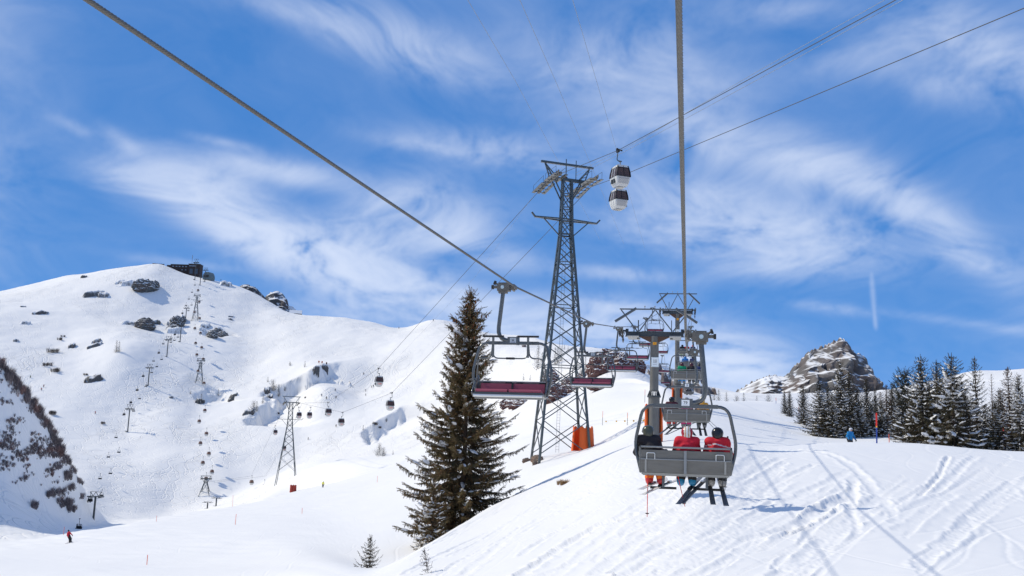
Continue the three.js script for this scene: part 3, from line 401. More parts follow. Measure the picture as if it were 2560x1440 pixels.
// ---------------------------------------------------------------- chairlift: round towers
function liftTower(name, label, base, H, turn, k, signs) {
  // H metres from the ground to the crossarm; k widens the post
  const t = thing(name, label, 'lift tower', base, null); t.rotation.y = turn;
  const post = kit().add(new THREE.CylinderGeometry(.275 * k, .285 * k, H - 3.35, 28), new THREE.Matrix4().setPosition(0, (H + 3.35) / 2, 0)).to(t, 'post', M.panel);
  kit().add(new THREE.CylinderGeometry(.37 * k, .37 * k, 3.4, 28), new THREE.Matrix4().setPosition(0, 1.3, 0)).to(t, 'post_foot', M.panel);
  const fl = kit().disc(.44 * k, .06, 0, 3.03, 0, 'y', 28).disc(.44 * k, .05, 0, 2.98, 0, 'y', 28); for (let i = 0; i < 14; i++) { const a = i / 14 * 2 * Math.PI; fl.add(new THREE.ExtrudeGeometry(new THREE.Shape([[.27, 0], [.43, 0], [.29, .36], [.27, .36]].map(p => new THREE.Vector2(p[0] * k, p[1]))), { depth: .02, bevelEnabled: false }), new THREE.Matrix4().makeRotationY(a).setPosition(0, 3.06, 0)); } fl.to(t, 'flange', M.steelDark);
  const y = H + .13;
  kit().box(3.75, .26, .3, 0, y, 0).box(3.85, .03, .36, 0, y + .145, 0).box(3.85, .03, .36, 0, y - .145, 0).to(t, 'crossarm', M.steelDark);
  kit().add(new THREE.ExtrudeGeometry(new THREE.Shape([[-1, 0], [1, 0], [.32, -.34], [-.32, -.34]].map(p => new THREE.Vector2(...p))), { depth: .34, bevelEnabled: false }), new THREE.Matrix4().setPosition(0, y - .165, -.17)).to(t, 'haunch', M.rust);
  const f = [[-2.3, 1.66, 2.4, 1.66, .085], [-2.2, 1.6, -1.1, .15, .08], [0, 1.6, -1, .2, .075], [.05, 1.6, 1.15, .2, .075], [1.95, 1.2, 1.2, .2, .075], [-2.6, .82, -1.2, 1.72, .16], [1.35, 1.72, 2.75, .78, .16]];
  for (const [x0, y0, x1, y1, w] of f) kit().beam(V(x0, y + y0, .05), V(x1, y + y1, .05), w, w, V(0, 0, 1)).to(t, 'lifting_frame', M.steel);
  for (const x of [-.65, 0, .7]) kit().rod(V(x, y + 1.7, .05), V(x, y + 1.83, .05), .02).ball(.045, x, y + 1.85, .05).to(t, 'rope_eye', M.zinc);
  kit().beam(V(-1.05, y - .1, .3), V(-1.05, y + .9, .3), .07, .07).box(.16, .2, .16, -1.05, y - .24, .26).box(.16, .2, .16, 1.1, y - .24, .26).beam(V(1.1, y - .1, .3), V(1.1, y + .9, .3), .05, .05).each(t, 'rope_catcher', M.steelDark);
  for (const s of [-1, 1]) {
    kit().box(.75, .05, 2.2, s * 1.35, y - .26, .3).to(t, 'work_platform', M.zinc);
    const X = s * 2.16, tr = kit().rod(V(s * 1.8, y + .22, 0), V(X, y + .22, 0), .06).rod(V(s * 1.8, y + .05, 0), V(s * 1.8, y + .35, 0), .1).beam(V(X + .1, y + .2, -1.5), V(X + .1, y + .2, 1.5), .035, .16).beam(V(X - .1, y + .02, -1.9), V(X - .1, y + .02, -.2), .035, .12).beam(V(X - .1, y + .02, .2), V(X - .1, y + .02, 1.9), .035, .12).to(t, 'sheave_train', M.steelDark);
    for (let i = 0; i < 8; i++) { const z = (i - 3.5) * .52, yy = y + .24 - z * z * .13; kit().disc(.19, .07, X, yy, z, 'x', 20).disc(.075, .13, X, yy, z, 'x', 10).to(tr, 'sheave', i % 2 ? M.rubber : M.cast); }
  }
  if (signs) {
    kit().add(new THREE.PlaneGeometry(.24, .17), new THREE.Matrix4().setPosition(.02, H - .5, .3)).to(t, 'number_sign', textPlate(.24, .17, (g, w, h) => { g.fillStyle = '#f0a21c'; g.fillRect(0, 0, w, h); g.fillStyle = '#4a3310'; g.textAlign = 'center'; g.textBaseline = 'middle'; g.font = `bold ${h * .6}px sans-serif`; g.fillText('6', w / 2, h * .54); }));
    kit().box(.48, .64, .015, .05, H - 1.72, .3).to(t, 'notice_board', M.white);
    kit().add(new THREE.PlaneGeometry(.45, .61), new THREE.Matrix4().setPosition(.05, H - 1.72, .309)).to(t, 'notice_print', textPlate(.45, .61, (g, w, h) => { g.fillStyle = '#eef3f2'; g.fillRect(0, 0, w, h); g.strokeStyle = '#6aa09c'; g.lineWidth = 6; g.strokeRect(8, 8, w - 16, h - 16); const r = rng(3); g.fillStyle = '#2c2f36'; [.24, .36, .48].forEach(v => { for (let x = .24; x < .76; x += .07) g.fillRect(w * x, h * v, w * (.03 + .03 * r()), h * .075); }); [.68, .78].forEach(v => { for (let x = .2; x < .8; x += .06) g.fillRect(w * x, h * v, w * .04, h * .03); }); }));
  }
  return t;
}
const towerA = liftTower('lift_tower', 'near round grey lift tower with white notice board and yellow number plate', onGround(1634, 62), 6.95, -LINE_AZ, 1, true);
{ const b = towerA.position, want = rowY(b, 836); towerA.scale.y = (want - b.y) / 7.08; }
const towerB = liftTower('lift_tower', 'far round lift tower right behind the near one, orange pads at its foot', onGround(1692, 118), 8.4, -LINE_AZ, 1, true);
{ const b = towerB.position, want = rowY(b, 781); towerB.scale.y = (want - b.y) / 8.53; }
const towerC = copy(towerB, 'small lift tower post low behind the far tower, right of it', null); towerC.position.copy(onGround(1699, 196)); towerC.scale.y = .55;

function crashPad(label, c, r, h, a0, a1, lean, pleats, m) {
  const n = 72, P = [], idx = [], rows = 14, T = .09;
  for (let k = 0; k <= rows; k++) for (let j = 0; j <= n; j++) for (const o of [0, 1]) { const a = lerp(a0, a1, j / n), v = k / rows, R = r * (1 - lean * v) + (o ? -T : 0) + .045 * Math.sin(a * pleats + Math.sin(v * 4) * .5) * (1 - .3 * v) + .02 * noise2(j * .35, k * .6), yy = h * v * (1 + (k === rows ? .05 * Math.sin(j * .7) : 0)); P.push(c.x + Math.sin(a) * R, c.y + yy - .15, c.z + Math.cos(a) * R); }
  const id = (k, j, o) => (k * (n + 1) + j) * 2 + o;
  for (let k = 0; k < rows; k++) for (let j = 0; j < n; j++) { for (const o of [0, 1]) { const a = id(k, j, o), b = id(k, j + 1, o), d = id(k + 1, j, o), e = id(k + 1, j + 1, o); o ? idx.push(a, d, b, b, d, e) : idx.push(a, b, d, b, e, d); } }
  for (let j = 0; j < n; j++) idx.push(id(rows, j, 0), id(rows, j + 1, 0), id(rows, j, 1), id(rows, j + 1, 0), id(rows, j + 1, 1), id(rows, j, 1));
  for (let k = 0; k < rows; k++) for (const j of [0, n]) idx.push(id(k, j, 0), id(k, j, 1), id(k + 1, j, 0), id(k, j, 1), id(k + 1, j, 1), id(k + 1, j, 0));
  const g = new THREE.BufferGeometry(); g.setAttribute('position', new THREE.Float32BufferAttribute(P, 3)); g.setIndex(idx); g.computeVertexNormals();
  return tag(part(scene, 'crash_pad', g, m ?? M.orange), label, 'safety pad', 'orange safety pads round towers');
}
crashPad('orange crash pad wrapped behind the foot of the near round lift tower', towerA.position.clone().add(V(0, .1, 0)), .56, 2.45, Math.PI * .42, Math.PI * 1.58, 0, 16);
crashPad('orange crash pad round the foot of the far lift tower', towerB.position.clone().add(V(0, .1, 0)), .62, 2.6, Math.PI * .42, Math.PI * 1.58, 0, 14);

// ---------------------------------------------------------------- gondola lift: lattice towers
const GDIR = V(.38, 0, -1).normalize().negate();            // from the near side towards the valley: set below
{ const a = at(1470, 450, 126), b = at(740, 1005, 365); GDIR.set(b.x - a.x, 0, b.z - a.z).normalize(); }
const GTURN = Math.atan2(GDIR.x, GDIR.z);                   // local +z runs along the rope, away from the viewer
function latticeTower(name, label, base, D, group) {
  // D: foot half width, waist and top heights, half widths there, beam scale, whether the small parts show
  const t = thing(name, label, 'gondola tower', base, group); t.rotation.y = GTURN;
  const half = y => y < D.waist ? lerp(D.foot, D.wHalf, y / D.waist) : lerp(D.wHalf, D.tHalf, (y - D.waist) / (D.top - D.waist));
  const c = (i, y) => { const a = Math.PI / 4 + i * Math.PI / 2 + D.twist, q = half(y) * Math.SQRT2; return V(q * Math.cos(a), y, q * Math.sin(a)); };
  const w = D.beam, lv = [D.low ?? 0]; while (lv[lv.length - 1] < D.top - .6) lv.push(Math.min(D.top, lv[lv.length - 1] + Math.max(1.9, half(lv[lv.length - 1]) * D.bay)));
  for (let i = 0; i < 4; i++) kit().beam(c(i, -1.5), c(i, D.waist), w, w, V(0, 0, 1)).beam(c(i, D.waist), c(i, D.top), w * .85, w * .85, V(0, 0, 1)).to(t, 'leg', M.lattice);
  for (let k = 0; k < lv.length - 1; k++) for (let i = 0; i < 4; i++) {
    const j = (i + 1) % 4, a = c(i, lv[k]), b = c(j, lv[k + 1]), d = c(j, lv[k]), e = c(i, lv[k + 1]), o = V(0, 0, 0).addVectors(a, d).setY(0).setLength(.03);
    kit().beam(a, b, w * .42, w * .42).to(t, 'brace', M.lattice); kit().beam(d.add(o), e.add(o), w * .42, w * .42).to(t, 'brace', M.lattice);
    if (k && (k % 3 === 0 || lv[k] > D.waist - .5)) kit().beam(c(i, lv[k]), c(j, lv[k]), w * .42, w * .42).to(t, 'strut', M.lattice);
  }
  for (let i = 0; i < 4; i++) kit().beam(c(i, D.waist), c((i + 1) % 4, D.waist), w * .7, w * .7).to(t, 'strut', M.lattice);
  // lower arms with upturned ends
  const ya = D.waist + (D.armUp ?? 1.9), A = D.arm;
  for (const z of [-1, 1]) kit().beam(V(-A, ya, z * .1), V(0, ya, z * (D.wHalf * .9)), w * .7, w * .7).beam(V(0, ya, z * D.wHalf * .9), V(A, ya, z * .1), w * .7, w * .7).to(t, 'cable_arm', M.lattice);
  for (const s of [-1, 1]) { kit().beam(V(s * A * .72, ya - .05, 0), V(s * D.wHalf, D.waist - .3, 0), w * .5, w * .5).to(t, 'arm_strut', M.lattice); kit().beam(V(s * (A - .1), ya - .05, 0), V(s * (A + .45), ya + .55, 0), w * .9, w * .7).to(t, 'arm_horn', M.lattice); }
  // head: crossarm, frame above it, sheave trains that lead the ropes over
  const y = D.top, G = D.gauge / 2, hw = D.head ?? 3.3;
  kit().beam(V(-G - .2, y, 0), V(G + .2, y, 0), w * 1.5, w * 1.6, V(0, 0, 1)).to(t, 'crossarm', M.lattice);
  for (const z of [-.5, .5]) for (const s of [-1, 1]) kit().beam(V(s * G * .82, y - .1, z), V(s * D.tHalf, y - G * 1.15, z), w * .55, w * .55).to(t, 'arm_strut', M.lattice);
  kit().beam(V(-hw, y + D.headUp, 0), V(hw, y + D.headUp, 0), w * 1.1, w * 1.1, V(0, 0, 1)).to(t, 'head_beam', M.lattice);
  for (const s of [-1, 1]) { for (const z of [-.45, .45]) kit().beam(V(s * G * .68, y + .1, z), V(s * hw * .86, y + D.headUp - .1, 0), w * .5, w * .5).to(t, 'head_strut', M.lattice); kit().beam(V(s * G * 1.02, y + .1, 0), V(s * hw * .86, y + D.headUp - .1, 0), w * .5, w * .5).to(t, 'head_strut', M.lattice); if (D.fine) for (let k = 1; k < 4; k++) { const u = k / 4; kit().beam(V(lerp(s * G * .68, s * hw * .86, u), y + u * D.headUp, .45 * (1 - u)), V(lerp(s * G * 1.02, s * hw * .86, u + .1), y + (u + .1) * D.headUp, 0), w * .3, w * .3).to(t, 'head_strut', M.lattice); } }
  for (const s of [-1, 1]) {
    const L = D.train, dip = (z, o = 0) => y - .35 + o - D.fall * Math.max(0, z + L * .5) ** 2 / L;   // rope rises level and leaves steeply down
    const tr = new THREE.Group(); tr.name = 'sheave_train'; t.add(tr);
    const P = []; for (let k = 0; k <= 8; k++) { const z = lerp(-L / 2, L / 2, k / 8); P.push(V(s * G, dip(z), z)); }
    for (let k = 0; k < 8; k++) kit().beam(P[k], P[k + 1], .3, .34).to(tr, 'carrier', M.cast);
    const n = D.fine ? 12 : 6; for (let k = 0; k < n; k++) { const z = lerp(-L / 2, L / 2, (k + .5) / n); kit().disc(.24, .09, s * (G + .26), dip(z, .28), z, 'x', 16).to(tr, 'sheave', M.cast); }
    if (D.fine) {
      for (const q of [-1, 1]) { const x = s * G + q * .75; for (const zz of [[-L / 2, -.4], [.4, L / 2]]) { const a = V(x, dip(zz[0], -.12), zz[0]), b = V(x, dip(zz[1], -.12), zz[1]); kit().beam(a, b, .5, .06, V(0, 1, 0)).to(tr, 'catwalk', M.steel); kit().rod(a.clone().setY(a.y + 1), b.clone().setY(b.y + 1), .025).rod(a, a.clone().setY(a.y + 1), .025).rod(b, b.clone().setY(b.y + 1), .025).to(tr, 'handrail', M.lattice); } }
      for (let k = 0; k < 7; k++) { const z = lerp(-L / 2, L / 2, (k + .5) / 7); kit().box(1.5, .08, .14, s * G, dip(z, -.2), z).to(tr, 'tread', M.steel); }
    }
  }
  if (D.fine) {
    kit().rod(V(.1, y, .2), V(.1, y + 3, .2), .07).to(t, 'mast', M.lattice); kit().rod(V(-1.3, y, 0), V(-1.3, y + 2.9, 0), .06).to(t, 'mast', M.lattice); kit().box(.35, .3, .3, .1, y + .3, .2).to(t, 'mast_box', M.rust);
    for (const q of [-.22, .22]) kit().rod(V(q - .3, .2, D.foot * .55), V(q - .1, y - .5, D.tHalf * .6), .022, .022, 5).to(t, 'ladder_rail', M.zinc);
    const r = kit(); for (let v = .6; v < y - .6; v += .38) { const u = (v - .2) / (y - .7), x = lerp(-.3, -.1, u), z = lerp(D.foot * .55, D.tHalf * .6, u); r.rod(V(x - .22, v, z), V(x + .22, v, z), .013, .013, 4); } const m = r.to(t, 'ladder_rungs', M.zinc); m.userData.kind = 'stuff';
  }
  return t;
}
const hOf = (py, base) => rowY(base, py) - base.y;
const gb1 = onGround(1402, 126), gTop1 = hOf(450, gb1);
const gt1 = latticeTower('lattice_tower', 'tall grey lattice gondola tower right of the big spruce', gb1, { foot: 3.25, waist: hOf(588, gb1), top: gTop1, wHalf: .78, tHalf: .58, twist: .22, beam: .27, bay: 1.32, arm: 4.6, armUp: 2.1, gauge: 5.2, headUp: 2.15, head: 3.9, train: 8, fall: .1, fine: true }, 'lattice gondola towers');
crashPad('large pleated orange pad round the right foot of the tall lattice tower', onGround(1457, 125), 1.5, 3.1, -.4, 5.2, .14, 9);
const gb2 = onGround(722, 365), gTop2 = hOf(1006, gb2), w2 = hOf(1063, gb2);
latticeTower('lattice_tower', 'lattice gondola tower on the slope left of the spruce, small red pad at foot', gb2, { foot: 3.6, low: 4, waist: w2, top: gTop2, wHalf: .95, tHalf: .62, twist: .2, beam: .22, bay: 1.5, arm: 4.4, armUp: 2.2, gauge: 5.2, headUp: 2.2, head: 3.4, train: 7, fall: .1 }, 'lattice gondola towers');
{ const p = onGround(741, 296); crashPad('small red brown pad at the right foot of the slope lattice tower', p, 1, 2.2, 0, 6.2, .06, 7, mat(.36, .05, .03, .8)); }
const gSmall = [[523, 1268, 480, 1196, 1.3, 'slender lattice tower behind the brow with cabins round its head'], [498, 957, 600, 901, 1.2, 'lattice tower half way up the far piste with cabins beside its arms'], [488, 800, 760, 739, 1.2, 'lattice tower high on the far slope below the summit restaurant']];
gSmall.forEach(([px, py, d, top, k, label], i) => { const b = i ? hit(px, py, 330) : onGround(px, d), dd = project(b)[2], T = hOf(top, b); latticeTower('lattice_tower', label, b, { foot: 2.2, waist: T * .72, top: T, wHalf: .7, tHalf: .5, twist: .2, beam: .26, bay: 2.2, arm: i === 2 ? 4 : 2.2, gauge: 4.6, headUp: 1.2, head: 2.6, train: 4, fall: .1 }, 'lattice gondola towers'); });

// ---------------------------------------------------------------- gondola cabins
const glassDark = new THREE.MeshPhysicalMaterial({ color: rgb(.17, .10, .085), roughness: .08, metalness: 0, transmission: .62, thickness: 0, ior: 1.45 });
const cabinWhite = mat(.58, .58, .56, .4), cabinGrey = mat(.42, .41, .39, .55), cabinRed = textPlate(1.1, .4, (g, w, h) => { g.fillStyle = '#dcdcd6'; g.fillRect(0, 0, w, h); g.strokeStyle = '#c8321e'; const r = rng(8); g.lineCap = 'round'; for (const [y, x0, x1, hh] of [[.3, .05, .95, .3], [.72, .22, .9, .26]]) { g.lineWidth = h * .1; for (let x = x0; x < x1; x += .075) { g.beginPath(); g.moveTo(w * x, h * (y - hh / 2 + .06 * r())); g.lineTo(w * (x + .02 * r()), h * (y + hh / 2)); if (r() > .4) g.lineTo(w * (x + .055), h * (y + hh / 2 - .05)); if (r() > .5) { g.moveTo(w * x, h * y); g.lineTo(w * (x + .05), h * (y - hh * .4)); } g.stroke(); } } });
const PROFILE = [[0, .60], [-.06, .72], [-.35, .83], [-.75, .935], [-1.12, .985], [-1.45, .95], [-1.85, .82], [-2.08, .66], [-2.14, .5]];
const profAt = y => { for (let i = 1; i < PROFILE.length; i++) if (y >= PROFILE[i][0]) { const [a, b] = [PROFILE[i - 1], PROFILE[i]]; return lerp(a[1], b[1], (y - a[0]) / (b[0] - a[0])); } return .5; };
function cabinShell(y0, y1, off, n = 48, closeTop, closeBot) {
  const P = [], I = [], K = 14, ex = .22, ring = (h, y) => { for (let j = 0; j < n; j++) { const a = j / n * 2 * Math.PI, c = Math.cos(a), s = Math.sin(a); P.push(Math.sign(c) * Math.abs(c) ** ex * h, y, Math.sign(s) * Math.abs(s) ** ex * h * 1.04); } };
  for (let k = 0; k <= K; k++) { const y = lerp(y0, y1, k / K); ring(profAt(y) + off, y); }
  for (let k = 0; k < K; k++) for (let j = 0; j < n; j++) { const a = k * n + j, b = k * n + (j + 1) % n; I.push(a, b, a + n, b, b + n, a + n); }
  const cap = (k, y, f) => { const c = P.length / 3; P.push(0, y, 0); for (let j = 0; j < n; j++) { const a = k * n + j, b = k * n + (j + 1) % n; f ? I.push(c, b, a) : I.push(c, a, b); } };
  if (closeTop) cap(0, y0, false); if (closeBot) cap(K, y1, true);
  const g = new THREE.BufferGeometry(); g.setAttribute('position', new THREE.Float32BufferAttribute(P, 3)); g.setIndex(I); const f = g.toNonIndexed(); f.computeVertexNormals(); g.computeVertexNormals(); return g;
}
// origin on the rope, local z along the rope
const roofY = -1.75;
function makeCabin(label, print) {
  const t = thing('gondola_cabin', label, 'gondola cabin', null, 'gondola cabins'), m = new THREE.Matrix4().setPosition(0, roofY, 0), K = g => kit().add(g, m);
  const grip = kit().box(.22, .34, .5, 0, -.05, 0).box(.12, .2, .3, -.12, .12, 0).to(t, 'grip', M.black); kit().disc(.09, .07, .3, .02, .1, 'x', 12).rod(V(0, .02, .1), V(.34, .02, .1), .03).disc(.09, .07, .42, .0, .1, 'x', 12).to(grip, 'roller', M.black);
  kit().path([V(0, -.15, 0), V(-.05, -.55, 0), V(-.12, -1.15, 0), V(.3, -1.2, 0)], .055, .25, 8).path([V(.12, -1.2, 0), V(.45, -1.2, 0)], .08, .1, 8).to(t, 'hanger', M.steelDark);
  t.userData.base = 'gondola_cabin';
  kit().rod(V(.3, -1.2, 0), V(.3, -1.72, 0), .07).box(.3, .1, .3, .3, -1.7, 0).to(t, 'suspension', M.zinc);
  const b = new THREE.Group(); b.name = 'body'; b.scale.set(.86, 1.14, .9); b.position.set(.3, -.14 * roofY, 0); b.position.y = roofY * (1 - 1.14); t.add(b);
  K(cabinShell(0, -.3, .012, 48, true)).to(b, 'roof', cabinWhite); K(cabinShell(-.3, -1.16, -.015)).to(b, 'window_band', glassDark); K(cabinShell(-1.16, -2.14, .012, 48, false, true)).to(b, 'lower_shell', cabinWhite);
  K(cabinShell(-1.12, -1.2, .03)).to(b, 'belt', M.black);
  const post = (fx, fz, w, mt, nm, y0 = -.08, y1 = -1.16) => { const P = []; for (let k = 0; k <= 8; k++) { const y = lerp(y0, y1, k / 8), h = profAt(y) + .012; P.push(V(fx * h, y + roofY, fz * h * 1.04)); } part(b, nm, sweep(P, w, 6), mt); };
  for (const x of [-1, 1]) for (const z of [-1, 1]) post(x * .955, z * .955, .075, M.black, 'corner_post'); for (const x of [-1, 1]) { post(x, -.32, .05, cabinWhite, 'door_post', -.08, -1.9); post(x, .32, .05, cabinWhite, 'door_post', -.08, -1.9); } for (const z of [-1, 1]) post(.03, z, .03, M.black, 'window_post');
  K(cabinShell(-.24, -.32, .02)).to(b, 'window_frame', M.black);
  for (const z of [-1, 1]) { const tilt = Math.atan2(.13, .4) * z; kit().box(1.5, .16, .02, 0, roofY - 1.29, z * 1.035).to(b, 'vent_strip', cabinGrey); kit().box(1.36, .48, .012, 0, roofY - 1.62, z * 1.0 - z * .03, z * .29).to(b, 'end_panel', cabinGrey); if (print) kit().add(new THREE.PlaneGeometry(1.15, .38), new THREE.Matrix4().makeRotationY(z > 0 ? 0 : Math.PI).premultiply(new THREE.Matrix4().makeRotationX(z * .29)).setPosition(0, roofY - 1.585, z * .992)).to(b, 'red_lettering', cabinRed); }
  const rack = x => kit().box(.1, .04, 1.1, x * 1.0, roofY - 1.75, 0).box(.16, .4, .3, x * 1.0, roofY - 1.6, -.28).box(.16, .4, .3, x * 1.0, roofY - 1.6, .28);
  rack(-1).to(b, 'ski_rack', M.steelDark); for (const i of [0, 1, 2, 3]) kit().rod(V(-.3 + i * .2, roofY - 2.15, -.5), V(-.3 + i * .2, roofY - 2.15, .5), .012, .012, 4).to(b, 'floor_slot', M.black);
  kit().box(1.2, .08, .3, 0, roofY - 1.3, .5).box(1.2, .4, .06, 0, roofY - 1.1, .68).to(b, 'bench', M.steelDark); kit().box(1.2, .08, .3, 0, roofY - 1.3, -.5).box(1.2, .4, .06, 0, roofY - 1.1, -.68).to(b, 'bench', M.steelDark);
  return t;
}
const ropeD = (px, side) => { // depth at which the rope of that side is seen in that column
  const s = side < 0 ? 1 : 0, p = at(s ? 1378 : 1472, 455, 126).sub(EYE), u = at(px, 700, 1).sub(EYE); // plan intersection
  const det = u.x * -GDIR.z + u.z * GDIR.x; return (p.x * -GDIR.z + p.z * GDIR.x) / det;
};
const cabins = [ // column, row of the grip, rope side (-1 left, 1 right), turn, label
  [1545, 376, -1, 0, 'white gondola cabin in front of the clouds, nearest to the viewer, upper of the pair'], [1553, 440, 1, 0, 'white gondola cabin directly below the nearest one, lower of the pair'],
  [946, 921, -1, 0, 'gondola cabin with red lettering left of the spruce, upper of two'], [980, 982, 1, 0, 'gondola cabin with red lettering right beside the spruce, skis on its rack'],
  [820, 1006, -1, 0, 'gondola cabin hanging right of the slope lattice tower, upper of the middle pair'], [857, 1031, 1, 0, 'gondola cabin low right of the slope lattice tower, lower of the middle pair'],
  [747, 1018, -1, 0, 'gondola cabin touching the head of the slope lattice tower'], [777, 1018, 1, 0, 'gondola cabin just right of the slope lattice tower head'],
  [688, 1064, -1, 0, 'gondola cabin left below the arms of the slope lattice tower'], [713, 1104, 1, 0, 'gondola cabin half hidden behind the slope lattice tower leg'],
];
let cab0, cab1; const cabinObjs = [];
cabins.forEach(([px, py, side, tr, label], i) => {
  const d = Math.abs(ropeD(px, side)); let c;
  if (i === 0) c = cab0 = makeCabin(label, false); else if (i === 1) c = copy(cab0, label); else if (i === 2) c = cab1 = makeCabin(label, true); else c = copy(cab1, label);
  c.position.copy(at(px, py, d)); c.rotation.set(0, GTURN + (side < 0 ? Math.PI : 0) + tr, 0); cabinObjs.push(c);
});
{ // its two ropes, signal wires and the overhead wires
  const P = s => { const c = cabins.map((b, i) => [b, cabinObjs[i].position]).filter(([b]) => b[2] === s).map(x => x[1].clone()), e = s < 0 ? [2250, -6] : [2566, 18], q = s < 0 ? [1378, 447] : [1478, 470], d = px => Math.abs(ropeD(px, s)); const near = at(e[0], e[1], d(e[0])), tw = at(q[0], q[1] - 3, 126), t2 = at(s < 0 ? 718 : 755, 1009, 365); const back = near.clone().add(near.clone().sub(c[0]).setLength(40)); return [back, near, c[0], tw, c[1], c[2], t2, c[4], at(s < 0 ? 628 : 664, 1190, 470), at(s < 0 ? 512 : 535, 1206, 478)]; };
  for (const s of [-1, 1]) { const k = P(s), pts = []; k.forEach((p, i) => { if (i) for (let j = 0; j < 6; j++) { const q = k[i - 1].clone().lerp(p, j / 6); pts.push(q); } }); pts.push(k[k.length - 1]); tag(part(scene, 'gondola_rope', sweep(pts, .034, 8), M.ropeDark), s < 0 ? 'dark gondola rope over the left side of the tall tower, through the near cabin grip' : 'dark gondola rope over the right side of the tall tower to the right picture edge', 'cable', 'gondola ropes'); }
  const wire = (pts, r, label, group) => tag(part(scene, 'wire', sweep(sagged(pts.map(p => at(...p)), 8), r, 6), M.zinc), label, 'wire', group);
  wire([[1166, -6, 70], [1290, 205, 105], [1398, 408, 150], [1500, 600, 260]], .022, 'thin overhead wire passing left end of the tall tower head beam', 'overhead wires');
  wire([[1297, -6, 70], [1390, 205, 105], [1470, 395, 150], [1560, 610, 260]], .022, 'thin overhead wire passing right end of the tall tower head beam', 'overhead wires');
  wire([[1430, -6, 70], [1492, 205, 105], [1543, 380, 150], [1612, 620, 260]], .02, 'thin overhead wire crossing in front of the nearest cabins', 'overhead wires');
  wire([[2222, -6, 69], [1900, 175, 83], [1580, 362, 105], [1440, 432, 128]], .018, 'thin signal wire just above the left gondola rope', 'signal wires');
  wire([[2268, -6, 68], [1900, 196, 83], [1560, 380, 110], [1440, 440, 128]], .018, 'thin signal wire just below the left gondola rope', 'signal wires');
  wire([[1340, 480, 128], [1190, 690, 160], [950, 940, 220]], .012, 'thin wire beside the gondola rope below the tall tower', 'signal wires');
}

// ---------------------------------------------------------------- conifers
function sprayGeo(blades, seed) {                           // a needled twig one metre long, along +x
  const r = rng(seed), pos = [], nor = [];
  const blade = (a, dir, l, w) => { const n = V(r() - .5, 1.2, r() - .5).normalize(), s = new THREE.Vector3().crossVectors(dir, n).setLength(w); const b = a.clone().addScaledVector(dir, l * .45), tip = a.clone().addScaledVector(dir, l); const N = new THREE.Vector3().crossVectors(s, dir).normalize(); if (N.y < 0) N.negate(); for (const [p, q, t] of [[a, b.clone().add(s), tip], [a, tip, b.clone().sub(s)]]) for (const v of [p, q, t]) { pos.push(v.x, v.y, v.z); nor.push(N.x, N.y, N.z); } };
  for (let i = 0; i < blades; i++) { const t = i / blades, side = i % 2 ? 1 : -1; blade(V(t * .95, -.05 * t, 0), V(.75, -.25 + .35 * (r() - .5), side * (.55 + .4 * r())).normalize(), lerp(.34, .16, t) * (1 + .4 * r()), .055); if (i % 2) blade(V(t * .9, -.04, 0), V(.35, -.85, (r() - .5) * .7).normalize(), lerp(.34, .18, t), .05); }
  blade(V(.72, -.04, 0), V(1, -.1, 0).normalize(), .34, .05); blade(V(0, 0, 0), V(1, -.04, .02).normalize(), .9, .03);
  const g = new THREE.BufferGeometry(); g.setAttribute('position', new THREE.Float32BufferAttribute(pos, 3)); g.setAttribute('normal', new THREE.Float32BufferAttribute(nor, 3)); return g;
}
const SPRAY = [sprayGeo(11, 1), sprayGeo(7, 2)];
const CLUMP = (() => { const g = new THREE.IcosahedronGeometry(1, 1), p = g.attributes.position; for (let i = 0; i < p.count; i++) { const v = V(p.getX(i), p.getY(i), p.getZ(i)), n = 1 + .35 * noise3(v.x * 1.7, v.y * 1.7, v.z * 1.7); p.setXYZ(i, v.x * n, v.y * n * (v.y < 0 ? .5 : 1), v.z * n); } g.computeVertexNormals(); return g; })();
const needleMat = new THREE.MeshStandardMaterial({ color: 0xffffff, roughness: .85, side: THREE.DoubleSide });
const barkMat = mat(.085, .06, .045, .95), coneMat = mat(.22, .075, .03, .8), treeSnow = mat(.82, .81, .79, .8);
const QX = V(1, 0, 0);
